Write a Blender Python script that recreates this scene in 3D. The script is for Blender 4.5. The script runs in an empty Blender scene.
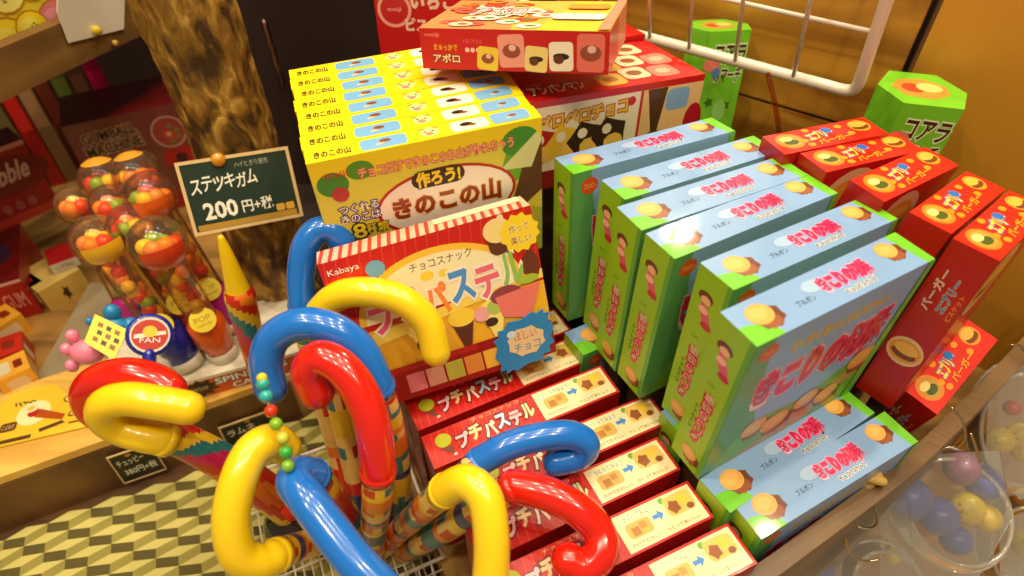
import bpy, bmesh, math, random
from mathutils import Vector, Matrix, Euler
random.seed(7)
PI = math.pi
sc = bpy.context.scene
COL = sc.collection

# ------------------------------------------------------------------ camera
FPX, PITCH, ROLL, EYEH = 627.76, 0.75952, -0.0095031, 0.58327
fw = Vector((0, math.cos(PITCH), -math.sin(PITCH)))
rt0 = Vector((1, 0, 0)); up0 = rt0.cross(fw)
rt = math.cos(ROLL) * rt0 + math.sin(ROLL) * up0
up = -math.sin(ROLL) * rt0 + math.cos(ROLL) * up0
EYE = Vector((0, 0, EYEH))
cd = bpy.data.cameras.new('camera'); cam = bpy.data.objects.new('camera', cd); COL.objects.link(cam)
cd.sensor_width = 36; cd.lens = FPX / 1024 * 36; cd.clip_start = 0.02
M = Matrix((rt, up, -fw)).transposed().to_4x4(); M.translation = EYE
cam.matrix_world = M
cd.dof.use_dof = True; cd.dof.focus_distance = 0.52; cd.dof.aperture_fstop = 4.0
sc.camera = cam
sc.view_settings.view_transform = 'Standard'; sc.view_settings.look = 'None'
sc.view_settings.gamma = 1; sc.view_settings.exposure = 0.0
sc.view_settings.use_curve_mapping = False

def ray(px, py): return fw + rt * ((px - 512) / FPX) - up * ((py - 288) / FPX)
def at(px, py, t): return EYE + ray(px, py) * t                 # measured spot: sight line and distance
def atz(px, py, z):
    d = ray(px, py); return EYE + d * ((z - EYEH) / d.z)
def atp(px, py, p, n):
    d = ray(px, py); return EYE + d * ((Vector(p) - EYE).dot(n) / d.dot(n))

# --------------------------------------------------------------- materials
MATS = {}
def lin(c):
    return tuple((x / 255 / 12.92) if x / 255 <= .04045 else ((x / 255 + .055) / 1.055) ** 2.4 for x in c)
def mat(name, rgb, rough=.4, coat=0, metal=0, trans=0, spec=.5, sss=0):
    if name in MATS: return MATS[name]
    m = bpy.data.materials.new(name); m.use_nodes = True
    b = m.node_tree.nodes['Principled BSDF']
    b.inputs['Base Color'].default_value = (*lin(rgb), 1)
    b.inputs['Roughness'].default_value = rough
    b.inputs['Metallic'].default_value = metal
    b.inputs['Coat Weight'].default_value = coat
    b.inputs['Coat Roughness'].default_value = .07
    b.inputs['Transmission Weight'].default_value = trans
    b.inputs['Specular IOR Level'].default_value = spec
    MATS[name] = m
    return m
def ink(rgb):
    return mat('print_%02x%02x%02x' % tuple(rgb), rgb, rough=.4, coat=.2)
def noisy(name, c1, c2, scale=(4, 4, 4), rough=.5, detail=6, bump=0, c3=None, dist=0.5, lo=.35, hi=.65, coat=0):
    m = bpy.data.materials.new(name); m.use_nodes = True; nt = m.node_tree; b = nt.nodes['Principled BSDF']
    tc = nt.nodes.new('ShaderNodeTexCoord'); mp = nt.nodes.new('ShaderNodeMapping'); no = nt.nodes.new('ShaderNodeTexNoise')
    mp.inputs['Scale'].default_value = scale
    no.inputs['Scale'].default_value = 1; no.inputs['Detail'].default_value = detail; no.inputs['Distortion'].default_value = dist
    cr = nt.nodes.new('ShaderNodeValToRGB'); cr.color_ramp.elements[0].position = lo; cr.color_ramp.elements[1].position = hi
    cr.color_ramp.elements[0].color = (*lin(c1), 1); cr.color_ramp.elements[1].color = (*lin(c2), 1)
    if c3:
        e = cr.color_ramp.elements.new(min(.98, hi + .12)); e.color = (*lin(c3), 1)
    L = nt.links.new
    L(tc.outputs['Object'], mp.inputs['Vector']); L(mp.outputs['Vector'], no.inputs['Vector'])
    L(no.outputs['Fac'], cr.inputs['Fac']); L(cr.outputs['Color'], b.inputs['Base Color'])
    b.inputs['Roughness'].default_value = rough; b.inputs['Coat Weight'].default_value = coat
    if bump:
        bp = nt.nodes.new('ShaderNodeBump'); bp.inputs['Strength'].default_value = bump; bp.inputs['Distance'].default_value = .004
        L(no.outputs['Fac'], bp.inputs['Height']); L(bp.outputs['Normal'], b.inputs['Normal'])
    MATS[name] = m
    return m
def clear(name, tint=(255, 255, 255), ior=1.45, rough=.03, base=0.03, gain=1.0, haze=0):
    """thin clear plastic: see-through with a mirror-like sheen"""
    m = bpy.data.materials.new(name); m.use_nodes = True; nt = m.node_tree
    for n in list(nt.nodes):
        if n.type != 'OUTPUT_MATERIAL': nt.nodes.remove(n)
    out = nt.nodes['Material Output']; L = nt.links.new
    t = nt.nodes.new('ShaderNodeBsdfTransparent'); t.inputs['Color'].default_value = (*lin(tint), 1)
    g = nt.nodes.new('ShaderNodeBsdfGlossy'); g.inputs['Roughness'].default_value = rough
    g.inputs['Color'].default_value = (1, .98, .92, 1)
    f = nt.nodes.new('ShaderNodeFresnel'); f.inputs['IOR'].default_value = ior
    a = nt.nodes.new('ShaderNodeMath'); a.operation = 'MULTIPLY_ADD'; a.inputs[1].default_value = gain; a.inputs[2].default_value = base
    a.use_clamp = True
    x = nt.nodes.new('ShaderNodeMixShader')
    L(f.outputs[0], a.inputs[0]); L(a.outputs[0], x.inputs[0]); L(t.outputs[0], x.inputs[1]); L(g.outputs[0], x.inputs[2]); L(x.outputs[0], out.inputs['Surface'])
    if haze:
        d = nt.nodes.new('ShaderNodeBsdfDiffuse'); d.inputs['Color'].default_value = (.8, .76, .68, 1); y = nt.nodes.new('ShaderNodeMixShader'); y.inputs[0].default_value = haze
        L(x.outputs[0], y.inputs[1]); L(d.outputs[0], y.inputs[2]); L(y.outputs[0], out.inputs['Surface'])
    MATS[name] = m
    return m

TABLE = noisy('counter_wood', (118, 84, 40), (176, 132, 66), (3, 28, 8), .42, 5, .05)
PLANK = noisy('light_pine', (205, 152, 62), (238, 194, 98), (3, 40, 10), .4, 5, .05)
DARKW = noisy('dark_board', (70, 45, 22), (104, 70, 34), (6, 40, 8), .5, 5, .05)
WALLW = noisy('wall_planks', (138, 86, 22), (214, 154, 52), (2.6, 2.6, 20), .42, 6, .12, dist=1.2)
PANEL = noisy('tan_panel', (186, 128, 34), (204, 144, 44), (3, 3, 3), .45, 3)
BARK = noisy('tree_bark', (66, 42, 12), (148, 108, 34), (60, 60, 30), .6, 10, 1.0, c3=(204, 164, 76), dist=.7, lo=.36, hi=.54)
SHELFW = noisy('shelf_wood', (112, 78, 38), (146, 108, 56), (4, 4, 26), .5, 5)
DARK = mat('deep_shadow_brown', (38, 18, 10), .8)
STEEL = mat('steel_wire', (190, 180, 160), .25, metal=1)
WHITEW = mat('white_coated_wire', (232, 222, 204), .35, coat=.4)
CLEAR = clear('clear_plastic')
CLEARP = clear('clear_pack', base=.06, gain=1.3, rough=.12, haze=.035)
RIMP = clear('clear_rim', base=.2, gain=1.5, rough=.1, haze=.3)
CLEARO = clear('amber_plastic', (255, 236, 188), ior=1.22, base=.035, gain=.8, rough=.07, haze=.03)

# ------------------------------------------------------------------ meshes
class Mesh:
    def __init__(s): s.v = []; s.f = []; s.mi = []; s.m = []; s.sm = []
    def slot(s, m):
        if m not in s.m: s.m.append(m)
        return s.m.index(m)
    def add(s, vs, fs, m, smooth=False):
        o = len(s.v); k = s.slot(m); s.v += [Vector(v) for v in vs]
        for f in fs: s.f.append([i + o for i in f]); s.mi.append(k); s.sm.append(smooth)
    def box(s, a, b, m, T=None):
        vs = [Vector((x, y, z)) for x in (a[0], b[0]) for y in (a[1], b[1]) for z in (a[2], b[2])]
        if T: vs = [T @ v for v in vs]
        s.add(vs, [(0, 1, 3, 2), (4, 6, 7, 5), (0, 4, 5, 1), (2, 3, 7, 6), (0, 2, 6, 4), (1, 5, 7, 3)], m)
    def prism(s, pts, z0, z1, m, T=None):
        n = len(pts); vs = [Vector((x, y, z0)) for x, y in pts] + [Vector((x, y, z1)) for x, y in pts]
        if T: vs = [T @ v for v in vs]
        s.add(vs, [list(range(n))[::-1], list(range(n, 2 * n))] + [(i, (i + 1) % n, n + (i + 1) % n, n + i) for i in range(n)], m)
    def lathe(s, prof, m, T=None, seg=24, mf=None):
        vs = []
        for r, z in prof:
            for k in range(seg):
                a = 2 * PI * k / seg; v = Vector((r * math.cos(a), r * math.sin(a), z)); vs.append(T @ v if T else v)
        o = len(s.v); s.v += vs
        for i in range(len(prof) - 1):
            for k in range(seg):
                q = (k + 1) % seg
                s.f.append([o + i * seg + k, o + i * seg + q, o + (i + 1) * seg + q, o + (i + 1) * seg + k])
                s.mi.append(s.slot(mf(i, k) if mf else m)); s.sm.append(True)
    def sphere(s, c, r, m, seg=16, sc_=(1, 1, 1)):
        n = seg // 2
        prof = [(max(1e-5, r * math.sin(PI * i / n)), -r * math.cos(PI * i / n)) for i in range(n + 1)]
        s.lathe(prof, m, Matrix.Translation(c) @ Matrix.Diagonal((*sc_, 1)), seg)
    def tube(s, pts, rad, m, seg=14, mf=None, caps=True, sub=6, round_end=True):
        P = spline([Vector(p) for p in pts], sub) if sub > 1 else [Vector(p) for p in pts]
        R = rad if callable(rad) else (lambda t: rad)
        n = len(P); T = []
        for i in range(n):
            d = (P[min(i + 1, n - 1)] - P[max(i - 1, 0)]).normalized(); T.append(d)
        ax = Vector((0, 0, 1)) if abs(T[0].z) < .9 else Vector((1, 0, 0))
        u = T[0].cross(ax).normalized(); rings = []
        for i in range(n):
            u = (u - T[i] * u.dot(T[i])).normalized(); w = T[i].cross(u)
            rings.append((P[i], u.copy(), w, R(i / (n - 1)), T[i]))
        if caps and round_end:
            def cap(r, sg):
                out = []
                for a in (70, 50, 25):
                    x = math.radians(a)
                    out.append((r[0] + r[4] * sg * r[3] * math.sin(x), r[1], r[2], r[3] * math.cos(x), r[4]))
                return out
            rings = cap(rings[0], -1) + rings + cap(rings[-1], 1)[::-1]
        o = len(s.v); N = len(rings)
        for p, a, b, r, t in rings:
            for k in range(seg):
                th = 2 * PI * k / seg; s.v.append(p + (a * math.cos(th) + b * math.sin(th)) * r)
        for i in range(N - 1):
            for k in range(seg):
                q = (k + 1) % seg
                s.f.append([o + i * seg + k, o + i * seg + q, o + (i + 1) * seg + q, o + (i + 1) * seg + k])
                s.mi.append(s.slot(mf(i / (N - 1), k / seg) if mf else m)); s.sm.append(True)
        if caps:
            s.f.append([o + k for k in range(seg)][::-1]); s.mi.append(s.slot(mf(0, 0) if mf else m)); s.sm.append(True)
            s.f.append([o + (N - 1) * seg + k for k in range(seg)]); s.mi.append(s.slot(mf(1, 0) if mf else m)); s.sm.append(True)
    def build(s, name, parent=None, bevel=0, mw=None, recalc=True):
        me = bpy.data.meshes.new(name); me.from_pydata([tuple(v) for v in s.v], [], s.f)
        for m in s.m: me.materials.append(m)
        me.polygons.foreach_set('material_index', s.mi); me.polygons.foreach_set('use_smooth', s.sm)
        me.update()
        o = bpy.data.objects.new(name, me); COL.objects.link(o)
        if mw is not None: o.matrix_world = mw
        if parent is not None: o.parent = parent
        if bevel:
            md = o.modifiers.new('bevel', 'BEVEL'); md.width = bevel; md.segments = 2; md.limit_method = 'ANGLE'
        return o
def spline(P, sub):
    out = []; n = len(P)
    for i in range(n - 1):
        a, b, c, d = P[max(i - 1, 0)], P[i], P[i + 1], P[min(i + 2, n - 1)]
        for k in range(sub):
            t = k / sub
            out.append(.5 * ((2 * b) + (-a + c) * t + (2 * a - 5 * b + 4 * c - d) * t * t + (-a + 3 * b - 3 * c + d) * t ** 3))
    out.append(P[-1]); return out
def tag(o, label=None, cat=None, group=None, kind=None):
    if label: o['label'] = label
    if cat: o['category'] = cat
    if group: o['group'] = group
    if kind: o['kind'] = kind
    return o
def empty(name, loc, label, cat, group=None, rot=None):
    o = bpy.data.objects.new(name, None); COL.objects.link(o); o.location = loc; o.empty_display_size = .02
    if rot is not None: o.rotation_euler = rot
    return tag(o, label, cat, group)
def fix(o, parent):
    """parent a part built in world coordinates"""
    bpy.context.view_layer.update()
    o.parent = parent; o.matrix_parent_inverse = parent.matrix_world.inverted(); return o

# text glyphs from the built-in font, as flat polygons
_tc = {}
_fc = bpy.data.curves.new('glyphs', 'FONT'); _fo = bpy.data.objects.new('glyphs', _fc); COL.objects.link(_fo)
_fc.align_x = 'CENTER'; _fc.resolution_u = 2
def glyphs(txt, off):
    k = (txt, off)
    if k not in _tc:
        _fc.body = txt; _fc.offset = off
        dg = bpy.context.evaluated_depsgraph_get(); dg.update()
        me = bpy.data.meshes.new_from_object(_fo.evaluated_get(dg))
        vs = [v.co.copy() for v in me.vertices]; fs = [list(p.vertices) for p in me.polygons]
        bpy.data.meshes.remove(me)
        if vs:
            x0 = min(v.x for v in vs); x1 = max(v.x for v in vs); y0 = min(v.y for v in vs); y1 = max(v.y for v in vs)
        else: x0 = x1 = y0 = y1 = 0
        _tc[k] = (vs, fs, x0, x1, y0, y1)
    return _tc[k]

class Face:
    """printed artwork on one flat side: u across, v up, in metres"""
    def __init__(s, mesh, o, u, v, n):
        s.me = mesh; s.o = Vector(o); s.u = Vector(u).normalized(); s.v = Vector(v).normalized(); s.n = Vector(n).normalized(); s.k = 0
        s.W = Vector(u).length; s.H = Vector(v).length
    def P(s, x, y, e): return s.o + s.u * x + s.v * y + s.n * e
    def lay(s): s.k += 1; return .00012 + .00002 * s.k
    def poly(s, pts, c, e=None):
        e = e or s.lay(); vs = [s.P(x * s.W, y * s.H, e) for x, y in pts]
        s.me.add(vs, [list(range(len(pts)))], ink(c) if isinstance(c, tuple) else c)
    def rect(s, x0, y0, x1, y1, c, e=None): s.poly([(x0, y0), (x1, y0), (x1, y1), (x0, y1)], c, e)
    def rrect(s, x0, y0, x1, y1, c, r=.25, ang=0):
        w, h = (x1 - x0) * s.W, (y1 - y0) * s.H; q = min(w, h) * r; pts = []
        cx, cy = (x0 + x1) / 2 * s.W, (y0 + y1) / 2 * s.H; ca, sa = math.cos(ang), math.sin(ang)
        for sx, sy, a0 in ((1, 1, 0), (-1, 1, 90), (-1, -1, 180), (1, -1, 270)):
            for a in (0, 30, 60, 90):
                t = math.radians(a0 + a); x = sx * (w / 2 - q) + q * math.cos(t); y = sy * (h / 2 - q) + q * math.sin(t)
                pts.append(((cx + x * ca - y * sa) / s.W, (cy + x * sa + y * ca) / s.H))
        s.poly(pts, c)
    def ell(s, cx, cy, rx, ry, c, n=20, a0=0, a1=360, jag=0):
        """rx, ry as a share of the face height"""
        full = a1 - a0 >= 360; pts = [] if full else [(cx, cy)]
        for i in range(n + (0 if full else 1)):
            t = math.radians(a0 + (a1 - a0) * i / n); j = 1 + (jag if i % 2 else -jag)
            pts.append((cx + rx * j * math.cos(t) * s.H / s.W, cy + ry * j * math.sin(t)))
        s.poly(pts, c)
    def text(s, txt, cx, cy, w, h, c, edge=None, ang=0, off=0.0, eoff=.07, shear=0, cols=None, jit=0):
        """text centred at (cx,cy), fitted to w x h (shares of the face)"""
        if cols:
            n = len(txt)
            for i, ch in enumerate(txt):
                dx = (i + .5) / n - .5
                s.text(ch, cx + dx * w * math.cos(ang), cy + dx * w * math.sin(ang) * s.W / s.H + (jit if i % 2 else -jit), w / n * .94, h, cols[i % len(cols)], edge, ang, off, eoff, shear)
            return
        if edge: s._t(txt, cx, cy, w, h, edge, ang, off + eoff, shear, off)
        s._t(txt, cx, cy, w, h, c, ang, off, shear, off)
    def _t(s, txt, cx, cy, w, h, c, ang, off, shear, ref):
        vs, fs, *_ = glyphs(txt, off); _, _, x0, x1, y0, y1 = glyphs(txt, ref)
        if not vs or x1 - x0 < 1e-6: return
        kx = w * s.W / (x1 - x0); ky = h * s.H / max(y1 - y0, .05) if h else kx
        mx, my = (x0 + x1) / 2, (y0 + y1) / 2; e = s.lay(); ca, sa = math.cos(ang), math.sin(ang); out = []
        for v in vs:
            x = (v.x - mx) * kx + (v.y - my) * ky * shear; y = (v.y - my) * ky
            out.append(s.P(cx * s.W + x * ca - y * sa, cy * s.H + x * sa + y * ca, e))
        s.me.add(out, fs, ink(c) if isinstance(c, tuple) else c)

# ------------------------------------------------------------ candy cartons
# measured cartons: top back left corner x,y,z, heading, two small leans, length, width, height
BX = {'A5': (0.1252, 0.3133, 0.3073, 0.5022, -0.0163, -0.0235, 0.1598, 0.0318, 0.1547),
      'A6': (0.1261, 0.2655, 0.3093, 0.4961, 0.0294, -0.0035, 0.1603, 0.0313, 0.1550),
      'B2': (0.0703, 0.4119, 0.3071, 0.4877, -0.0219, -0.0364, 0.1597, 0.0318, 0.1547),
      'B3': (0.0775, 0.3751, 0.3080, 0.4653, -0.0002, -0.0178, 0.1600, 0.0318, 0.1547),
      'B4': (0.0940, 0.3446, 0.3074, 0.5071, 0.0108, -0.0155, 0.1598, 0.0327, 0.1545),
      'C': (0.0358, 0.4453, 0.3066, 0.4389, -0.0776, -0.0120, 0.1593, 0.0310, 0.1549),
      'D7': (0.1390, 0.2411, 0.1551, 0.5400, -0.0011, 0.0229, 0.1603, 0.0313, 0.1547),
      'D8': (0.1577, 0.2229, 0.1550, 0.4799, 0.0233, 0.0326, 0.1603, 0.0293, 0.1547),
      'P1': (-0.0933, 0.3257, 0.1389, 0.4603, -0.0009, 0.0004, 0.1694, 0.0336, 0.1390),
      'P2': (-0.0760, 0.2904, 0.1392, 0.4270, 0.0031, 0.0264, 0.1722, 0.0342, 0.1390),
      'P4': (-0.0371, 0.2161, 0.1390, 0.4357, 0.0010, 0.0050, 0.1705, 0.0345, 0.1390),
      'P5': (-0.0210, 0.1792, 0.1390, 0.4221, 0.0034, 0.0007, 0.1705, 0.0340, 0.1390),
      'P6': (0.0016, 0.1459, 0.1390, 0.4183, 0.0029, -0.0035, 0.1705, 0.0335, 0.1390),
      'P3': (-0.0370, 0.2610, 0.1390, 0.4326, -0.0072, -0.0034, 0.1705, 0.0335, 0.1390),
      'R1': (0.2082, 0.4611, 0.3151, 0.3284, -0.0001, -0.0109, 0.1029, 0.0305, 0.1560),
      'R2': (0.2309, 0.4358, 0.3145, 0.3820, -0.0000, -0.0450, 0.1025, 0.0305, 0.1560),
      'R3': (0.2544, 0.3956, 0.3158, 0.5749, 0.0730, -0.0581, 0.1027, 0.0323, 0.1560),
      'R4': (0.2817, 0.3571, 0.3144, 0.6836, 0.0532, -0.0869, 0.1027, 0.0293, 0.1560),
      'R5': (0.2986, 0.3290, 0.3131, 0.6863, 0.0180, -0.0674, 0.1024, 0.0298, 0.1555),
      'R6': (0.3273, 0.3203, 0.1573, 0.7159, 0.1766, 0.1726, 0.1033, 0.0301, 0.1560),
      'Y': (-0.1959, 0.5385, 0.3410, 0.3168, -0.0063, 0.0294, 0.1775, 0.1647, 0.1300),
      'S': (-0.1487, 0.3668, 0.2744, 0.3103, -0.3181, 0.0826, 0.1649, 0.0267, 0.1354),
      'AP': (-0.0443, 0.6054, 0.3762, -0.2723, -0.1265, 0.0749, 0.1524, 0.1039, 0.0314),
      'M': (-0.0229, 0.5648, 0.3347, 0.4057, -0.0516, -0.0489, 0.1757, 0.0973, 0.0701),
      'G1': (0.1894, 0.6997, 0.3199, 0.2178, -0.1357, -0.0402, 0.0591, 0.0633, 0.1143),
      'G2': (0.3520, 0.5808, 0.3176, -0.2366, -0.1112, -0.0159, 0.0662, 0.0670, 0.0471)}
def carton_matrix(p):
    x, y, z, a, tx, ty = p[:6]
    l = Vector((math.cos(a), math.sin(a), 0)); s_ = Vector((math.sin(a), -math.cos(a), 0))
    w = l * tx + s_ * ty; th = w.length
    R = (Matrix.Rotation(th, 4, w.normalized()) if th > 1e-6 else Matrix.Identity(4)) @ Matrix.Rotation(a, 4, 'Z')
    return Matrix.Translation((x, y, z)) @ R
def carton(name, L, W, H, art, bevel=.0006, side=(200, 200, 200)):
    """mesh with its origin at the top back left corner; art(F) prints on the faces"""
    m = Mesh(); base = ink(side)
    m.box((0, -W, -H), (L, 0, 0), base)
    F = dict(top=Face(m, (0, -W, 0), (L, 0, 0), (0, W, 0), (0, 0, 1)),
             front=Face(m, (0, -W, -H), (L, 0, 0), (0, 0, H), (0, -1, 0)),
             left=Face(m, (0, 0, -H), (0, -W, 0), (0, 0, H), (-1, 0, 0)),
             right=Face(m, (L, -W, -H), (0, W, 0), (0, 0, H), (1, 0, 0)))
    art(F)
    return m.build(name)
def put(o, p, label, cat, group=None, first=False, sz=None):
    c = o if first else o.copy()
    if not first: COL.objects.link(c)
    Mx = carton_matrix(p); d = sz or (1, 1, 1)
    c.matrix_world = Mx @ Matrix.Diagonal((*d, 1))
    return tag(c, label, cat, group)

TAN, CHOC, LIME, PINK, CREAM = (232, 170, 84), (110, 56, 26), (112, 196, 40), (226, 36, 96), (248, 232, 190)
BLUE, RED, YEL, WHT, BLK = (158, 194, 226), (196, 24, 22), (250, 220, 30), (250, 246, 236), (36, 26, 20)
def cookie(f, x, y, r):
    f.ell(x + r * .35 * f.H / f.W, y - r * .3, r * 1.15, r * .95, CHOC, 14, jag=.08)
    f.ell(x + r * .3 * f.H / f.W, y - r * .75, r * .8, r * .5, (150, 84, 44), 10, jag=.1)
    f.ell(x, y + r * .1, r, r * .85, TAN)
    f.ell(x - .1 * r * f.H / f.W, y + r * .2, r * .7, r * .5, (240, 184, 100))
def stump_art(F):
    t = F['top']; t.rect(0, 0, 1, 1, (130, 168, 216))
    t.ell(.0, .0, .75, .5, LIME, 12, 0, 90); t.poly([(.955, 0), (1, 0), (1, 1), (.925, 1)], LIME)
    cookie(t, .125, .56, .31); cookie(t, .86, .66, .27)
    t.ell(.42, .66, .3, .16, (164, 192, 226)); t.text('ブルボン', .335, .42, .1, .15, BLK)
    t._t('きこりの切株', .585, .56, .28, .38, (250, 190, 212), .0, .15, 0, .02); t.text('きこりの切株', .585, .56, .28, .38, (214, 10, 70), (234, 50, 110), .0, .02, .1)
    t.text('チョコビスケット', .6, .2, .17, .14, (50, 40, 50), WHT, 0, .03, .08)
    f = F['front']; f.rect(0, 0, 1, 1, (140, 178, 232)); f.poly([(0, 0), (.34, 0), (.16, .55), (.1, 1), (0, 1)], (92, 160, 92))
    f.poly([(.05, 0), (1, 0), (1, .36), (.8, .42), (.55, .3), (.3, .34), (.13, .2)], (120, 176, 60))
    f.poly([(.12, .0), (.6, .0), (.95, .3), (.8, .32), (.45, .12)], (196, 150, 90))
    f.rrect(.045, .86, .145, .96, (220, 80, 24), .5); f.text('ブルボン', .095, .91, .07, .035, (255, 220, 120))
    f.text('さくさくおいしいビスケット', .52, .86, .56, .075, (232, 170, 24), (220, 206, 90), .03, .04, .04)
    f._t('きこりの切株', .53, .62, .78, .25, (252, 214, 226), .05, .15, 0, .02); f.text('きこりの切株', .53, .62, .78, .25, (206, 10, 66), (232, 50, 106), .05, .02, .1)
    for x, y, r in ((.25, .26, .08), (.4, .2, .09), (.58, .26, .08), (.74, .2, .08), (.88, .4, .09)): cookie(f, x, y, r)
    f.poly([(.93, 0), (1, 0), (1, 1), (.965, 1)], (112, 190, 60))
    l = F['left']; l.rect(0, 0, 1, 1, (150, 200, 34)); l.rect(.86, 0, 1, 1, (96, 172, 60))
    l.ell(.4, .86, .045, .032, (110, 56, 34)); l.ell(.42, .845, .03, .022, (240, 190, 140)); l.poly([(.3, .83), (.52, .82), (.72, .73), (.6, .69), (.36, .76)], (220, 96, 116)); l.ell(.6, .715, .035, .02, (190, 50, 60)); l.ell(.42, .79, .03, .02, (250, 190, 170))
    l.text('チョコ', .4, .62, .1, .05, (40, 70, 20), None, PI / 2)
    l.text('きこりの切株', .5, .39, 1.75, .055, (250, 190, 200), (212, 24, 70), PI / 2, .0, .16)
    l.text('ビスケット', .25, .36, .9, .022, (50, 90, 20), None, PI / 2, .02)
    cookie(l, .5, .1, .05)
    r = F['right']; r.rect(0, 0, 1, 1, (140, 200, 46)); r.rrect(.3, .2, .7, .6, PINK)
stump = carton('biscuit_box', .16, .0312, .1547, stump_art, side=(120, 180, 60))

def burger(f, x, y, r):
    f.ell(x, y, r * 1.25, r * 1.1, (226, 150, 40)); f.ell(x, y - r * .25, r, r * .5, (120, 60, 20)); f.ell(x, y + r * .28, r * .95, r * .55, (236, 180, 70))
def burger_art(F):
    red = (222, 34, 14)
    t = F['top']; t.rect(0, 0, 1, 1, red)
    t.ell(.17, .55, .42, .38, (240, 130, 30)); t.ell(.17, .55, .34, .3, (196, 150, 60)); t.ell(.17, .48, .22, .13, (70, 90, 30)); t.ell(.15, .66, .2, .12, (250, 214, 130))
    t.text('エブリー', .46, .6, .26, .4, (250, 214, 40), (60, 110, 190), .12, .05, .06); t.ell(.55, .72, .16, .13, (40, 110, 190))
    t.text('バーガー', .54, .26, .34, .24, (250, 150, 30), (190, 20, 10), .06, .05)
    for x, y in ((.3, .2), (.38, .88), (.68, .78), (.28, .42), (.72, .36)): t.ell(x, y, .12, .09, (252, 150, 26))
    burger(t, .86, .62, .27)
    f = F['front']; f.rect(0, 0, 1, 1, (190, 20, 12))
    f.text('ビスケット', .6, .54, .42, .045, (240, 150, 30))
    f.ell(.34, .78, .2, .2, (226, 190, 140)); burger(f, .34, .78, .13); f.ell(.7, .18, .07, .05, (150, 60, 20))
    l = F['left']; l.rect(0, 0, 1, 1, (176, 14, 10)); l.text('バーガー', .28, .74, 1.25, .045, (226, 180, 160), (130, 20, 14), PI / 2, .04); l.text('エブリー', .6, .74, 1.0, .045, (60, 120, 200), (230, 190, 60), PI / 2, .04, .04); l.text('ビスケット', .85, .7, .8, .025, (240, 140, 30), None, PI / 2, .02); l.ell(.5, .36, .085, .085, (226, 190, 140)); burger(l, .5, .36, .06)
    F['right'].rect(0, 0, 1, 1, (190, 20, 12))
burgerbox = carton('biscuit_box', .1028, .0296, .156, burger_art, side=(180, 18, 12))

LOGO = [(246, 190, 200), (240, 206, 150), (250, 226, 200), (180, 206, 230), (240, 176, 180), (190, 214, 150)]
def pastel_art(F):
    red = (200, 26, 18)
    t = F['top']; t.rect(0, 0, 1, 1, red)
    for i in range(14):
        x = .02 + i * .04; t.poly([(x, 0), (x + .006, 0), (x + .03, 1), (x + .024, 1)], (222, 56, 34))
    t.ell(.09, .66, .21, .2, (188, 196, 40)); t.poly([(.06, .45), (.12, .45), (.12, .15)], (120, 60, 40))
    t.text('プチパステル', .355, .5, .42, .46, WHT, (110, 14, 12), .0, .05, .08, cols=LOGO, jit=.04)
    t.text('チョコスナック', .38, .9, .26, .12, (250, 190, 140)); t.ell(.12, .16, .05, .04, (250, 200, 180))
    t.rect(.585, .05, .985, .93, (246, 226, 176))
    t.text('つくってみよう', .7, .78, .15, .14, (60, 130, 80), (210, 230, 220), .0)
    t.ell(.83, .82, .08, .08, (110, 170, 60))
    t.rrect(.62, .3, .74, .66, (222, 176, 90)); t.ell(.66, .44, .12, .12, (180, 120, 50), 8, jag=.2); t.ell(.7, .52, .1, .1, (196, 140, 60), 8, jag=.2)
    t.rrect(.83, .38, .97, .86, (232, 190, 100)); t.ell(.87, .58, .15, .16, (150, 84, 40), 10, jag=.15); t.ell(.92, .68, .13, .13, (240, 196, 60), 10); t.ell(.94, .46, .1, .08, (140, 80, 40), 8)
    t.poly([(.755, .5), (.785, .5), (.785, .42), (.81, .55), (.785, .68), (.785, .6), (.755, .6)], (70, 140, 220))
    t.text('わけてたのしい、つくっておいしい', .78, .17, .34, .09, (70, 40, 20))
    f = F['front']; f.rect(0, 0, 1, 1, (176, 20, 14)); f.rect(.585, 0, 1, .985, (186, 24, 16))
    f.text('プチパステル', .34, .6, .44, .24, WHT, (110, 10, 10), cols=LOGO)
    l = F['left']; l.rect(0, 0, 1, 1, (150, 20, 16)); l.text('プチ', .5, .6, .7, .1, (240, 200, 190))
    F['right'].rect(0, 0, 1, 1, (120, 60, 34))
pastel = carton('chocolate_snack_box', .1705, .0325, .139, pastel_art, side=(170, 22, 16))

for nm, lab, g in (('A6', 'light blue and lime biscuit carton nearest the rim on the upper layer, big pink logo', None),
             ('A5', 'light blue and lime biscuit carton right behind the nearest upper one, shifted left of it', None),
             ('B4', 'light blue biscuit carton with bright lamp glare on top, front of the middle trio', None),
             ('B3', 'light blue biscuit carton just behind the one with lamp glare', None),
             ('B2', 'light blue biscuit carton at the back of the trio in the middle', None),
             ('C', 'light blue biscuit carton standing alone at the back beside the yellow cartons', None),
             ('D7', 'light blue biscuit carton of the lower layer, just in front of the tall upper pair', None),
             ('D8', 'light blue biscuit carton of the lower layer lying closest against the wooden rim', None)):
    put(stump, BX[nm], lab, 'biscuit box', 'blue biscuit cartons', first=(nm == 'A6'))
def under(nm, dz, o, lab, cat, g, dx=0, dy=0):
    p = list(BX[nm]); p[4] = p[5] = 0; p[2] = dz; p[0] += dx; p[1] += dy
    return put(o, p, lab, cat, g)
under('A5', .1535, stump, 'light blue biscuit carton underneath the tall upper pair, only its green end showing', 'biscuit box', 'blue biscuit cartons', -.004, -.01)
under('B2', .1535, stump, 'light blue biscuit carton underneath the trio, its green end peeking out by the yellow card', 'biscuit box', 'blue biscuit cartons', -.022, -.02)

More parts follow.
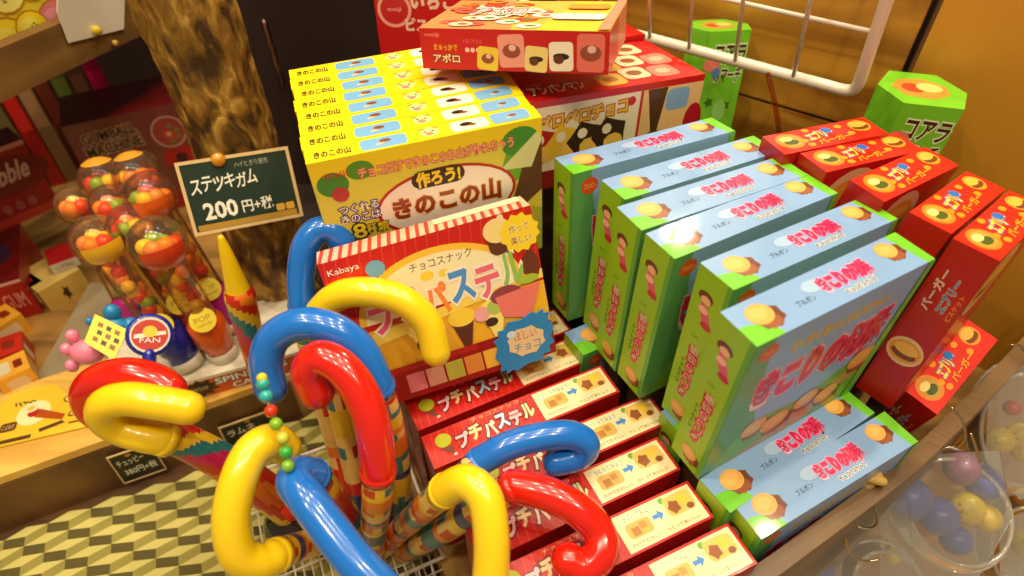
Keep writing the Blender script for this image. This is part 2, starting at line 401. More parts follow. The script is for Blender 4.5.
for nm, lab in (('R1', 'red burger biscuit carton at the very back left, beside the wire grid corner'),
                ('R2', 'red burger biscuit carton second from the back, under the hanging yellowed tie'),
                ('R3', 'red burger biscuit carton third from the back with its burger picture on the open side'),
                ('R4', 'red burger biscuit carton between the back three and the outermost one'),
                ('R5', 'outermost tall red burger biscuit carton beside the tan panel, white lettering on its side'),
                ('R6', 'low red burger biscuit carton leaning at the rim in front of the tall ones')):
    p = list(BX[nm]); 
    put(burgerbox, p, lab, 'biscuit box', 'red burger biscuit cartons', first=(nm == 'R1'), sz=(1, 1, .86) if nm == 'R6' else None)
for nm, lab in (('P1', 'red and cream chocolate snack carton directly below the standing display carton'),
                ('P2', 'red and cream chocolate snack carton second from the standing display carton, above the blue hook'),
                ('P3', 'red and cream chocolate snack carton touching the corner of the blue trio, pushed right'),
                ('P4', 'red and cream chocolate snack carton behind the tip of the red hook'),
                ('P5', 'red and cream chocolate snack carton second nearest the camera in its row'),
                ('P6', 'red and cream chocolate snack carton nearest the camera, beside the rim')):
    put(pastel, BX[nm], lab, 'snack box', 'red chocolate snack cartons in a row', first=(nm == 'P1'))
under('P1', .1385, pastel, 'red chocolate snack carton hidden under the standing display carton', 'snack box', 'red chocolate snack cartons in a row', -.017, .0365)

# yellow cartons
YW = BX['Y'][7] / 8
def mushroom(f, x, y, r, ang=.4):
    f.rrect(x - r * .9 * f.H / f.W, y - r * .35, x + r * .5 * f.H / f.W, y + r * .05, (240, 196, 130), .5, ang)
    f.ell(x + r * .3 * f.H / f.W, y + r * .3, r * .75, r * .42, (136, 78, 40), 12)
def yellow_top(t):
    t.rect(0, 0, 1, 1, (252, 222, 20))
    t.text('きのこの山', .11, .46, .15, .5, (70, 50, 20), None, .0, .05)
    t.text('チョコのお山', .1, .84, .1, .12, (240, 120, 60))
    t.rrect(.225, .1, .42, .88, (120, 176, 226)); mushroom(t, .32, .5, .3)
    t.ell(.52, .55, .36, .34, (252, 236, 150)); t.ell(.515, .42, .16, .14, (226, 140, 120)); t.ell(.5, .6, .06, .05, BLK); t.ell(.535, .6, .06, .05, BLK); t.ell(.49, .8, .12, .1, (230, 170, 60)); t.ell(.55, .8, .12, .1, (230, 170, 60))
    t.rrect(.61, .12, .775, .9, (250, 240, 220)); t.ell(.68, .58, .26, .15, BLK, 10); mushroom(t, .7, .42, .2)
    t.rrect(.79, .14, .96, .92, (120, 176, 226)); mushroom(t, .88, .5, .22)
def yellow_art(F):
    yellow_top(F['top'])
    f = F['front']; f.rect(0, 0, 1, 1, (226, 216, 74)); f.poly([(0, .86), (1, .86), (1, 1), (0, 1)], (250, 218, 30))
    f.poly([(0, 0), (1, 0), (1, .35), (.7, .5), (.4, .3), (0, .5)], (176, 192, 62))
    f.ell(.08, .84, .09, .08, (70, 140, 40)); f.ell(.2, .9, .08, .06, (80, 150, 40)); f.poly([(.76, .5), (.9, .62), (1, .6), (1, .88), (.84, .84)], (110, 176, 50))
    f.ell(.9, .87, .12, .1, (70, 150, 50)); f.poly([(.82, .3), (1, .5), (1, .84), (.93, .8)], (96, 60, 34)); f.poly([(.8, .7), (.95, .68), (1, .86), (.98, .92)], (226, 230, 160))
    f.text('チョコだけできのこのお山が作れちゃう', .53, .88, .68, .075, (250, 170, 130), (190, 60, 40), .0, .04, .05)
    f.ell(.55, .58, .44, .235, (190, 34, 20), 30); f.ell(.55, .58, .42, .215, (250, 242, 226), 30)
    f.rrect(.4, .69, .64, .81, BLK, .5); f.text('作ろう!', .52, .75, .2, .11, (250, 216, 30), BLK, 0, .05)
    f.text('きのこの山', .55, .58, .5, .16, (150, 62, 20), (246, 210, 150), 0, .05, .04)
    f.text('チョコスナック', .57, .44, .2, .035, BLK)
    f.ell(.1, .77, .05, .05, (190, 50, 60)); f.text('つくれる', .16, .66, .17, .06, WHT, (50, 40, 130), 0, .01, .1); f.text('きのこは', .16, .59, .17, .06, WHT, (50, 40, 130), 0, .01, .1)
    f.text('8', .14, .49, .06, .11, (250, 224, 40), (40, 60, 40), 0, .02, .07); f.text('種類', .22, .49, .1, .07, (250, 224, 40), (40, 60, 40), 0, .01, .07)
    f.text('meiji', .1, .9, .1, .05, (226, 60, 30)); f.ell(.3, .28, .12, .09, (130, 66, 30)); f.rrect(.27, .1, .33, .26, (240, 214, 160))
    for s_ in ('left', 'right'): F[s_].rect(0, 0, 1, 1, (240, 208, 40))
yb = carton('mushroom_snack_box', BX['Y'][6], YW - .0006, .13, yellow_art, side=(240, 206, 40))
ylab = ['yellow mushroom snack carton at the far end of its row', 'yellow mushroom snack carton second from the far end', 'yellow mushroom snack carton third from the far end', 'yellow mushroom snack carton fourth from the far end',
        'yellow mushroom snack carton fourth from the near end of its row', 'yellow mushroom snack carton third from the near end', 'yellow mushroom snack carton directly behind the front one', 'front yellow mushroom snack carton showing its green face and oval logo']
MY = carton_matrix(BX['Y'])
for i in range(8):
    c = yb if i == 0 else yb.copy()
    if i: COL.objects.link(c)
    c.matrix_world = MY @ Matrix.Translation((random.uniform(-.0012, .0012), -YW * i, 0)); tag(c, ylab[i], 'snack box', 'yellow mushroom snack cartons')

# large red pastel display carton, leaning back
def display_art(F):
    t = F['top']; t.rect(0, 0, 1, 1, (240, 190, 160))
    for i in range(22):
        x = i * .045; t.poly([(x, 0), (x + .018, 0), (x + .034, 1), (x + .016, 1)], (206, 60, 40))
    t.rect(.55, .55, .98, .98, (244, 232, 190))
    f = F['front']; f.rect(0, 0, 1, 1, (240, 180, 40)); f.rect(0, .52, 1, 1, (204, 26, 18))
    for i in range(20):
        x = -.02 + i * .052; f.poly([(x, .6), (x + .005, .6), (x + .05, 1), (x + .045, 1)], (226, 66, 40))
    f.poly([(0, .4), (.3, .44), (.6, .5), (1, .54), (1, .6), (.6, .56), (0, .48)], (250, 222, 90))
    f.ell(.5, .56, .5, .36, (250, 196, 60), 30, 0, 180); f.ell(.5, .56, .46, .32, (250, 236, 190), 30, 0, 180)
    f.text('チョコスナック', .53, .83, .3, .055, (90, 40, 20)); f.ell(.45, .76, .04, .03, (250, 216, 60)); f.ell(.53, .75, .03, .025, (250, 216, 60))
    f.text('Kabaya', .1, .93, .14, .045, WHT); f.rrect(.19, .84, .28, .94, (110, 170, 210), .5)
    f.text('プチパステル', .53, .62, .78, .21, WHT, (252, 240, 220), .05, .04, .07, cols=[(246, 90, 140), (240, 150, 60), (250, 140, 60), (80, 150, 220), (240, 110, 130), (150, 196, 80)], jit=.015)
    f.rrect(.765, .76, .87, .97, (96, 52, 26), .4); f.ell(.82, .91, .085, .075, (246, 218, 140)); f.ell(.845, .98, .02, .02, (250, 220, 170))
    f.ell(.925, .86, .115, .115, (250, 214, 40), 24, jag=.08); f.text('作って', .925, .89, .1, .05, (150, 40, 20), (250, 240, 160)); f.text('楽しい', .925, .82, .1, .05, (150, 40, 20), (250, 240, 160))
    f.ell(.95, .64, .05, .1, (110, 50, 24)); f.ell(.92, .56, .07, .03, (170, 190, 60))
    for x, c in ((.36, (250, 228, 100)), (.56, (96, 46, 20)), (.72, (250, 230, 120))):
        f.poly([(x - .06, .44), (x + .06, .44), (x + .02, .24), (x - .02, .24)], c); f.ell(x, .44, .085, .06, (252, 234, 130) if x != .56 else (250, 214, 60))
    f.ell(.66, .42, .05, .05, (240, 170, 170)); f.ell(.73, .44, .05, .05, (180, 200, 90)); f.ell(.8, .5, .1, .06, (150, 60, 70)); f.poly([(.74, .5), (.98, .52), (.9, .3), (.76, .36)], (236, 120, 110))
    f.ell(.34, .34, .03, .04, (60, 40, 30)); f.ell(.38, .31, .03, .03, (60, 40, 30)); f.ell(.7, .35, .04, .03, (70, 40, 20))
    f.rect(0, .0, 1, .24, (150, 18, 14)); f.poly([(.0, .24), (.6, .24), (.6, .2), (0, .2)], (180, 30, 22))
    for i, c in enumerate([(222, 120, 130), (226, 160, 140), (190, 186, 70), (222, 140, 60), (232, 180, 60)]): f.rect(.22 + i * .1, .04, .31 + i * .1, .17, c)
    F['right'].rect(0, 0, 1, 1, (200, 120, 50)); F['left'].rect(0, 0, 1, 1, (170, 24, 18))
dsp = carton('display_carton', BX['S'][6], BX['S'][7], BX['S'][8], display_art, side=(190, 30, 20))
put(dsp, BX['S'], 'large red and orange chocolate snack carton standing up and leaning back on the yellow cartons', 'snack box', None, True)
# wavy blue card stuck to it
MS = carton_matrix(BX['S']); m = Mesh(); Lx, Wx, Hx = BX['S'][6:9]
def sface(dx): return Face(m, MS @ Vector((0, -Wx - dx, -Hx)), MS.to_3x3() @ Vector((Lx, 0, 0)), MS.to_3x3() @ Vector((0, 0, Hx)), MS.to_3x3() @ Vector((0, -1, 0)))
fc = sface(.0022); pts = []
for i in range(28):
    t = 2 * PI * i / 28; j = 1 + .07 * (-1) ** i
    pts.append((.84 + .155 * j * math.copysign(abs(math.cos(t)) ** .6, math.cos(t)), .15 + .17 * j * math.copysign(abs(math.sin(t)) ** .6, math.sin(t)) + .05 * math.cos(t)))
b2 = [fc.P(x * fc.W, y * fc.H, 0) for x, y in pts]; t2 = [fc.P(x * fc.W, y * fc.H, .0008) for x, y in pts]; n = len(pts)
m.add(b2 + t2, [list(range(n))[::-1], list(range(n, 2 * n))] + [(i, (i + 1) % n, n + (i + 1) % n, n + i) for i in range(n)], ink((40, 130, 196)))
fc.k = 45; fc.ell(.85, .155, .12, .1, (226, 196, 150), 16, jag=.07); fc.text('ほしい', .85, .2, .12, .06, (200, 70, 60)); fc.text('チョコ', .85, .12, .14, .06, (60, 110, 170)); fc.ell(.78, .23, .03, .025, (200, 220, 230))
tag(m.build('shelf_card'), 'small blue wavy edged card on the lower right corner of the standing display carton', 'card')

# flat red chocolate carton on top
def pic(f, x, y, w, h, c, ang, kind):
    f.rrect(x - w / 2, y - h / 2, x + w / 2, y + h / 2, c, .15, ang)
    if kind == 0: f.ell(x, y, h * .3, h * .22, (150, 70, 50), 10); f.ell(x + .005, y + h * .1, h * .12, h * .1, (230, 180, 160))
    else: f.ell(x, y, h * .3, h * .12, BLK, 10); f.ell(x - w * .1, y - h * .1, h * .2, h * .16, (100, 50, 20), 8)
def apollo_art(F):
    f = F['front']; f.rect(0, 0, 1, 1, (196, 20, 18))
    f.text('meiji', .07, .84, .08, .12, (250, 150, 130)); f.text('まぁっかで', .14, .55, .13, .15, (250, 190, 40), (190, 90, 10)); f.text('アポロ', .14, .28, .15, .22, (250, 220, 170), (120, 40, 20), 0, .02)
    f.text('いちごチョコ', .29, .72, .1, .1, (250, 130, 120)); [f.ell(.26 + i * .03, .5, .06, .06, (250, 190, 180)) for i in range(3)]
    for x, y, w, h, c, a, k in ((.37, .3, .115, .58, (236, 196, 60), -.1, 0), (.5, .5, .14, .8, (236, 150, 130), .05, 0), (.63, .32, .12, .62, (238, 206, 120), -.08, 1), (.76, .4, .125, .7, (244, 226, 200), .03, 1), (.91, .5, .14, .9, (226, 110, 90), 0, 0)): pic(f, x, y, w, h, c, a, k)
    t = F['top']; t.rect(0, 0, 1, 1, (244, 190, 80)); t.poly([(.0, 0), (.5, 0), (.35, 1), (0, 1)], (236, 150, 90)); t.poly([(.62, .0), (1, 0), (1, 1), (.72, 1)], (250, 206, 60))
    random.seed(3)
    for i in range(34):
        x, y = random.uniform(.08, .62), random.uniform(.08, .95); t.ell(x, y, .1, .07, random.choice([(250, 226, 190), (236, 110, 90), (250, 240, 220), (226, 150, 60), (214, 70, 50)]), 10)
        t.ell(x + .01, y, .05, .03, random.choice([(200, 80, 50), (150, 80, 40), (90, 140, 60)]), 8)
    t.rrect(.66, .3, .94, .5, (200, 210, 220)); t.rrect(.7, .66, .93, .84, (236, 160, 60)); t.text('アポロ', .34, .55, .3, .3, (214, 40, 40), WHT)
    t.poly([(.94, 0), (1, 0), (1, 1), (.95, 1)], (244, 150, 120))
    r = F['right']; r.rect(0, 0, 1, 1, (232, 130, 96)); r.rect(0, 0, .5, 1, (214, 70, 50)); F['left'].rect(0, 0, 1, 1, (180, 20, 16))
ap = carton('chocolate_box', *BX['AP'][6:9], apollo_art, side=(190, 40, 30))
put(ap, BX['AP'], 'flat red chocolate carton lying askew across the yellow and the red cartons', 'chocolate box', None, True)

def lolly_art(F):
    t = F['top']; t.rect(0, 0, 1, 1, (206, 24, 18)); t.text('meiji', .1, .32, .08, .06, (250, 190, 170))
    t.text('アンパンマン', .2, .2, .3, .2, WHT, BLK, .0, .05, .1)
    for i, (x, y) in enumerate([(.5, .2), (.66, .26), (.82, .22), (.56, .5), (.72, .55), (.88, .5), (.62, .8), (.8, .82)]):
        t.rrect(x - .075, y - .13, x + .075, y + .13, [(236, 190, 70), (244, 216, 170), (240, 130, 110)][i % 3]); t.ell(x, y, .08, .06, [(190, 120, 60), (150, 90, 50), (250, 180, 150)][i % 3], 10)
    f = F['front']; f.rect(0, 0, 1, 1, (242, 228, 200)); f.rect(0, .93, 1, 1, (196, 22, 18)); f.rect(0, 0, .62, .22, (150, 30, 24))
    f.text('ペロペロチョコ', .3, .78, .5, .16, (240, 184, 40), (180, 90, 30), .05, .04); f.ell(.57, .84, .05, .05, (200, 30, 30))
    for x, c in ((.08, (190, 30, 30)), (.2, (240, 200, 60)), (.32, (60, 36, 24)), (.46, (56, 34, 22))): f.ell(x, .5, .2, .2, c, 10, jag=.12); f.ell(x + .025, .42, .12, .1, (246, 200, 90), 9); f.ell(x - .02, .58, .06, .06, (250, 236, 210), 8)
    f.rect(.62, 0, .635, .93, (200, 30, 26)); f.poly([(.635, 0), (1, 0), (1, .93), (.635, .93)], (236, 190, 130))
    f.poly([(.66, .93), (.78, .93), (.75, .45), (.71, .45)], (80, 46, 28)); f.ell(.73, .36, .12, .1, (90, 50, 30), 10); f.rrect(.78, .66, .92, .9, (130, 170, 214)); f.ell(.97, .5, .12, .2, (180, 20, 40), 12)
    F['right'].rect(0, 0, 1, 1, (210, 190, 160)); F['left'].rect(0, 0, 1, 1, (180, 24, 20))
p = list(BX['M']); p[8] = .085
lo = carton('lollipop_chocolate_box', *p[6:9], lolly_art, side=(200, 40, 30))
put(lo, p, 'red topped chocolate lollipop carton with white picture front, under the flat red carton', 'chocolate box', 'red topped lollipop cartons', True)
q = list(p); a = q[3]; q[0] += -math.sin(a) * .1; q[1] += math.cos(a) * .1
put(lo, q, 'red topped chocolate lollipop carton standing behind its twin, almost covered', 'chocolate box', 'red topped lollipop cartons')

# crimson strawberry biscuit carton behind the yellow ones
def berry_art(F):
    f = F['front']; f.rect(0, 0, 1, 1, (196, 16, 30)); f.ell(.2, .58, .085, .085, (240, 170, 150), 24); f.ell(.2, .58, .07, .07, (196, 30, 40)); f.text('meiji', .2, .58, .14, .025, (250, 190, 170))
    f.text('いちご', .62, .62, .5, .09, (240, 210, 180), None, -.05, .05); f.text('ビスケット', .6, .5, .6, .07, (240, 210, 180), None, -.05, .05)
    F['top'].rect(0, 0, 1, 1, (210, 40, 50)); F['left'].rect(0, 0, 1, 1, (140, 12, 20)); F['right'].rect(0, 0, 1, 1, (160, 14, 24))
bl = Vector(atz(372, 46, .32)); be = Vector(atz(447, 22, .32)); yw = math.atan2((be - bl).y, (be - bl).x); Lb = (be - bl).length
bb = carton('biscuit_carton', Lb, .05, .2, berry_art, side=(170, 14, 24))
yw = .05
put(bb, (bl.x - math.sin(yw) * .05 + .006, bl.y + math.cos(yw) * .05 + .02, .43, yw, -.1, 0), 'crimson strawberry biscuit carton standing upright behind the yellow row', 'biscuit box', None, True)

# green hexagonal cartons
def hexbox(p, labels, H, txt):
    L, W = p[6], p[7]; m = Mesh(); g = ink((120, 200, 40)); c = W * .36
    pts = [(-.004, -W / 2), (c * .5, -W), (L - c * .2, -W), (L + .006, -W / 2), (L - c * .5, 0), (c * .5, 0)]
    m.prism(pts, -H, 0, g)
    t = Face(m, (0, -W, 0), (L, 0, 0), (0, W, 0), (0, 0, 1)); t.ell(.5, .5, .36, .3, (232, 150, 60), 14, jag=.05); t.ell(.4, .5, .15, .14, (214, 70, 40)); t.ell(.62, .55, .17, .14, (246, 214, 120))
    x0, x1 = c * .5, L - c * .2
    f = Face(m, (x0, -W, -H), (x1 - x0, 0, 0), (0, 0, H), (0, -1, 0))
    k_ = .01 / H
    f.text(txt, .58, 1 - 2.4 * k_, .78, 2.0 * k_, (70, 26, 14), (226, 246, 190), -.04, .03); f.text('のマーチ', .6, 1 - 4.6 * k_, .7, 1.6 * k_, (70, 26, 14), (226, 246, 190), -.04, .03)
    for x, y in ((.25, 7.5), (.7, 8), (.4, 10.5), (.8, 12), (.25, 14)): f.ell(x, 1 - y * k_, k_ * .5, k_ * .5, (60, 110, 20), 10, jag=.3)
    f.ell(.16, 1 - 3.4 * k_, k_, k_ * .8, (236, 130, 110), 12); f.ell(.3, 1 - 4.3 * k_, .5 * k_, .6 * k_, (90, 130, 190)); f.ell(.55, 1 - 8.5 * k_, .8 * k_, 1.3 * k_, (150, 214, 110))
    v0 = Vector((-.004, -W / 2, -H)); v1 = Vector((x0, -W, -H)); u = v1 - v0
    l = Face(m, v0, u, (0, 0, H), Vector((u.y, -u.x, 0))); l.rrect(.12, .3, .88, .8, (226, 190, 90)); l.ell(.5, .65, .06, .06, (180, 110, 60))
    v0 = Vector((x1, -W, -H)); v1 = Vector((L + .006, -W / 2, -H)); u = v1 - v0
    l = Face(m, v0, u, (0, 0, H), Vector((u.y, -u.x, 0))); l.ell(.5, .7, .05, .05, (70, 30, 16)); l.ell(.5, .3, .05, .05, (60, 110, 20), 10, jag=.3)
    o = m.build('hexagonal_snack_box'); o.matrix_world = carton_matrix(p); return tag(o, labels, 'snack box', 'green hexagonal snack cartons')
g1 = list(BX['G1']); g1[7] = .05
hexbox(g1, 'green six sided snack carton standing behind the white wire grid', .25, 'コアラ')
g2 = list(BX['G2']); g2[4] = 0
hexbox(g2, 'green six sided snack carton at the tan panel above the red burger cartons', .2, 'コアラ')

# ----------------------------------------------------------------- setting
def struct(m, name): o = m.build(name); o['kind'] = 'structure'; return o
wn = Vector((math.sin(math.radians(38)), math.cos(math.radians(38)), 0)); wp = Vector((.37, .62, 0)); wd = Vector((wn.y, -wn.x, 0))
TW = Matrix((wd, wn, Vector((0, 0, 1)))).transposed().to_4x4(); TW.translation = wp   # x along wall (towards the right), y into it
# wall planks: seams from the photograph's own heights
zs = [-.8, -.2, .005, .235, .465]
m = Mesh()
xr = (atp(915, 50, wp, wn) - wp).dot(wd)
for a_, b_ in zip(zs, zs[1:]): m.box((-.62, 0, a_ + .002), (xr - .004, .02, b_ - .002), WALLW)
m.box((-.62, .012, -.8), (xr, .03, .465), DARK)
o = m.build('wall_back'); o['kind'] = 'structure'; o.matrix_world = TW
m = Mesh(); m.box((xr + .006, -.006, -.8), (xr + .9, .02, .465), PANEL); o = m.build('wall_right'); o['kind'] = 'structure'; o.matrix_world = TW
# counter: top outline follows the pine plank on the left and the curved rim on the right
e1, e2 = atz(0, 482, 0), atz(262, 388, 0)
dirp = (e2 - e1).normalized(); K = Vector((-.17, .487, 0)); 
rim_px = [(700, 600), (760, 562), (795, 537), (860, 490), (905, 455), (955, 408), (1000, 362), (1040, 318), (1080, 270)]
RZ = .125
rim = [atz(x, y, RZ) for x, y in rim_px]; rim = spline(rim, 4)
out = []
for i, p_ in enumerate(rim):
    d = (rim[min(i + 1, len(rim) - 1)] - rim[max(i - 1, 0)]).normalized(); out.append(p_ + Vector((d.y, -d.x, 0)) * .0135)
m = Mesh()
T0 = e1 - dirp * .5
tab = [(T0.x, T0.y), (e2.x, e2.y), (K.x, K.y), (-.105, .325), (-.01, .12), (rim[0].x - .02, rim[0].y - .05)] + [(p_.x, p_.y) for p_ in rim] + [(.75, .6), (.6, 1.5), (-1.3, 1.6)]
m.prism(tab, -.1, 0, TABLE); struct(m, 'trim_1')
# pine plank set on its left edge
m = Mesh(); nrm = Vector((-dirp.y, dirp.x, 0))
pl = [T0, e2 + dirp * .1, e2 + dirp * .1 + nrm * .12, T0 + nrm * .12]
pl = [Vector((v.x, v.y, 0)) for v in pl]
Tq = Matrix.Identity(4)
m.prism([(v.x, v.y) for v in [q_ - nrm * .004 if i < 2 else q_ for i, q_ in enumerate(pl)]], .0005, .011, PLANK); struct(m, 'trim_2')
# dark board face below it
m = Mesh(); q0 = T0 - nrm * .001; q1 = e2 + dirp * .12 - nrm * .001
m.prism([(q0.x, q0.y), (q1.x, q1.y), (q1.x - nrm.x * .004, q1.y - nrm.y * .004), (q0.x - nrm.x * .004, q0.y - nrm.y * .004)], -.1, -.001, noisy('brown_board', (92, 60, 28), (128, 88, 44), (6, 40, 8), .5, 5, .05)); struct(m, 'trim_3')
# curved rim
m = Mesh(); n = len(rim); vs = []
for p_, q_ in zip(rim, out):
    vs += [Vector((p_.x, p_.y, -.07)), Vector((p_.x, p_.y, RZ)), Vector((q_.x, q_.y, RZ)), Vector((q_.x, q_.y, -.07))]
fs = []
for i in range(n - 1):
    for k in range(4): fs.append((4 * i + k, 4 * i + (k + 1) % 4, 4 * i + 4 + (k + 1) % 4, 4 * i + 4 + k))
fs += [(0, 1, 2, 3), (4 * n - 4, 4 * n - 1, 4 * n - 2, 4 * n - 3)]
m.add(vs, fs, noisy('rim_wood', (84, 62, 40), (134, 104, 70), (9, 9, 9), .4, 6, .1)); struct(m, 'trim_4')
# lower shelf and room floor
m = Mesh(); m.box((-1.5, -.6, -.1), (.05, .5, -.073), DARKW); struct(m, 'trim_5')
m = Mesh(); m.box((-3, -2, -.82), (4, 4, -.8), noisy('shop_floor', (176, 126, 52), (226, 178, 92), (2.2, 2.2, 2.2), .5, 4)); struct(m, 'floor')
m = Mesh(); m.box((-3, 2.6, -.8), (3.2, 2.64, 2.7), mat('far_wall', (120, 80, 44), .7)); struct(m, 'wall_far')
m = Mesh(); m.box((-3, -2, 2.7), (4, 4, 2.74), mat('ceiling_cream', (226, 200, 150), .8)); struct(m, 'ceiling')
# plain risers that carry the back cartons
def riser(nm, z, k, inset=.006, ext=0):
    p = BX[nm]; m = Mesh(); m.box((inset, -p[7] * k + inset, 0), (p[6] - inset, -inset + ext, z), DARKW)
    o = m.build('trim_%d' % riser.n); riser.n += 1; o['kind'] = 'structure'
    o.matrix_world = Matrix.Translation((p[0], p[1], 0)) @ Matrix.Rotation(p[3], 4, 'Z')
riser.n = 6
m = Mesh(); m.box((-.36, .86, 0), (.16, .88, .6), DARK); struct(m, 'trim_25')  # added dark board, stands in for the shade behind the yellow cartons
m = Mesh(); m.box((-.36, .6, 0), (.1, .86, .004), DARK); struct(m, 'trim_26')  # added dark sheet over the counter, its colour imitates shade in that gap
riser('Y', .2, 1, .014); riser('M', .243, 1, .02, .09)
for nm in ('C', 'B3', 'B4', 'A6'): riser(nm, .148, 1)
for nm in ('R1', 'R2', 'R3', 'R4', 'R5'): riser(nm, .146, 1, .008)
riser('G1', .06, 1, .012); riser('G2', .11, 1, .012)

# ------------------------------------------------------------------ trunk
m = Mesh(); tc = Vector((-.294, .590, 0)); prof = []
import mathutils
nz = 130; seg = 60; vs = []
for i in range(nz + 1):
    z = .012 + 1.3 * i / nz
    for k in range(seg):
        a = 2 * PI * k / seg; d = Vector((math.cos(a), math.sin(a), 0))
        r = .0415 + .0045 * mathutils.noise.noise(Vector((math.cos(a) * 1.3, math.sin(a) * 1.3, z * 6))) + .0035 * mathutils.noise.noise(Vector((math.cos(a) * 6, math.sin(a) * 6, z * 18))) + .003 * mathutils.noise.noise(Vector((math.cos(a) * 12, math.sin(a) * 12, z * 45)))
        if z < .03: r += .004
        vs.append(tc + d * r + Vector((0, 0, z)))
fs = [(i * seg + k, i * seg + (k + 1) % seg, (i + 1) * seg + (k + 1) % seg, (i + 1) * seg + k) for i in range(nz) for k in range(seg)]
fs += [list(range(seg))[::-1], list(range(nz * seg, nz * seg + seg))]
m.add(vs, fs, BARK, True)
tag(m.build('tree_trunk_post'), 'rough barked tree trunk post carrying the large chalkboard price sign', 'tree trunk')

# ------------------------------------------------------------- price signs
CHALK = mat('chalkboard_green', (16, 44, 30), .5, coat=.2); FRAMEW = mat('sign_frame_wood', (214, 184, 128), .5)
def chalk_sign(C4, label, lines, pin=True, thick=.0022, border=.03, board=CHALK):
    """C4: top left, top right, bottom right, bottom left"""
    TL, TR, BR, BL = C4; u = ((TR - TL) + (BR - BL)) / 2; v = ((TL - BL) + (TR - BR)) / 2; n = u.cross(v).normalized(); v = n.cross(u).normalized() * v.length
    o = (TL + TR + BR + BL) / 4 - u / 2 - v / 2
    root = empty('chalkboard_price_sign', o + u / 2, label, 'price sign', 'chalkboard price signs')
    m = Mesh(); f = Face(m, o, u, v, n); R = Matrix((u.normalized(), v.normalized(), n)).transposed().to_4x4(); R.translation = o
    W, H = u.length, v.length; b = border * W
    for x0, y0, x1, y1 in ((0, 0, W, b), (0, H - b, W, H), (0, b, b, H - b), (W - b, b, W, H - b)): m.box((x0, y0, -thick), (x1, y1, .0008), FRAMEW, R)
    fix(m.build('frame'), root)
    m = Mesh(); m.box((b, b, -thick * .8), (W - b, H - b, 0), board, R); f = Face(m, o, u, v, n); lines(f); fix(m.build('board'), root)
    if pin:
        m = Mesh(); Rp = R @ Matrix.Translation((W * .37, H * .96, 0)); m.lathe([(.0001, .0), (.0066, .0005), (.0068, .003), (.005, .0055), (.0001, .0062)], mat('amber_pin', (206, 140, 30), .25, coat=.5), Rp, 16)
        fix(m.build('push_pin'), root)
    return root
CHK = (236, 232, 214)
def lines200(f):
    f.rect(.05, .05, .95, .13, (176, 136, 50)); f.rrect(.77, .14, .85, .24, (206, 160, 60)); f.rrect(.86, .14, .94, .24, (206, 160, 60))
    f.text('ステッキガム', .37, .66, .6, .2, CHK, None, .02, .015, shear=.1, cols=[CHK], jit=.012)
    f.text('ハイヒきり発売', .64, .86, .3, .08, (176, 176, 150)); f.text('200', .28, .3, .3, .24, CHK, None, 0, .03); f.text('円+税', .61, .29, .28, .18, CHK, None, 0, .015)
snn = ray(240, 190).normalized(); snn.z *= .8; snn.normalize(); spp = atp(240, 160, Vector((-.294, .536, 0)), Vector((0, 1, 0)))
sp = lambda px, py: atp(px, py, spp, snn)
chalk_sign([sp(177, 163), sp(287, 146), sp(304, 216), sp(192, 237)], 'large green chalkboard price sign reading 200 pinned on the tree trunk', lines200)
bn = nrm.copy(); bp = e2 - nrm * .0105 + Vector((0, 0, 0))
bd = lambda px, py: atp(px, py, bp, bn)
def lines380(f):
    f.text('チュッピー', .4, .68, .6, .22, CHK, None, .04, .01); f.text('380円+税', .52, .34, .72, .24, CHK, None, 0, .01); f.ell(.42, .88, .06, .05, (190, 130, 40))
BLKB = mat('blackboard', (22, 18, 14), .5, coat=.2)
chalk_sign([bd(103, 459), bd(145, 446), bd(173, 466), bd(127, 483)], 'small blackboard price card reading 380 on the dark board under the pine plank', lines380, False, .001, .03, BLKB)
def lines2(f):
    f.text('ラムネ', .35, .68, .5, .24, CHK, None, .05, .012); f.text('300円', .5, .3, .6, .2, (190, 190, 170)); f.ell(.5, .9, .06, .05, (190, 130, 40))
chalk_sign([bd(212, 430), bd(268, 412), bd(288, 432), bd(236, 452)], 'small blackboard price card half hidden behind the yellow hook, nearer the bead chain', lines2, False, .001, .03, BLKB)

# ------------------------------------------------------------- patterned cloth
m = Mesh(); a_, h_ = .0165, .0095
c1, c2, c3 = mat('cloth_cream', (196, 184, 104), .8), mat('cloth_olive', (84, 74, 26), .8), mat('cloth_sage', (142, 132, 60), .8)
Rc = Matrix.Translation((-.45, .2, -.066)) @ Matrix.Rotation(math.radians(24), 4, 'Z')
def cz(x, y): return .0045 * math.sin(x * 22 + 1.3 * math.sin(y * 15)) + .002 * math.sin(y * 34 + x * 8)
def cv(x, y): return Rc @ Vector((x, y, cz(x, y)))
w_, hh = .021, .0066
for j in range(-32, 26):
    for i in range(-28, 22):
        x = (i + .5 * (j % 2)) * 2 * w_; y = j * 3 * hh / 1.0 * .9
        wv = Rc @ Vector((x, y, 0))
        dd = (wv - e1).dot(nrm)
        if dd > -.016 or wv.y < -.25 or wv.x < -1.2: continue
        if wv.x > -.1 - (wv.y - .325) * .5 - .04: continue
        k = .9 * hh
        m.add([cv(x, y), cv(x + w_, y + k), cv(x, y + 2 * k), cv(x - w_, y + k)], [(0, 1, 2, 3)], c1)
        m.add([cv(x, y), cv(x - w_, y + k), cv(x - w_, y - k), cv(x, y - 2 * k)], [(0, 1, 2, 3)], c2)
        m.add([cv(x, y), cv(x, y - 2 * k), cv(x + w_, y - k), cv(x + w_, y + k)], [(0, 1, 2, 3)], c3)
o = m.build('patterned_cloth'); md = o.modifiers.new('thickness', 'SOLIDIFY'); md.thickness = .0015
tag(o, 'olive and cream tumbling block patterned cloth covering the lower shelf', 'cloth')

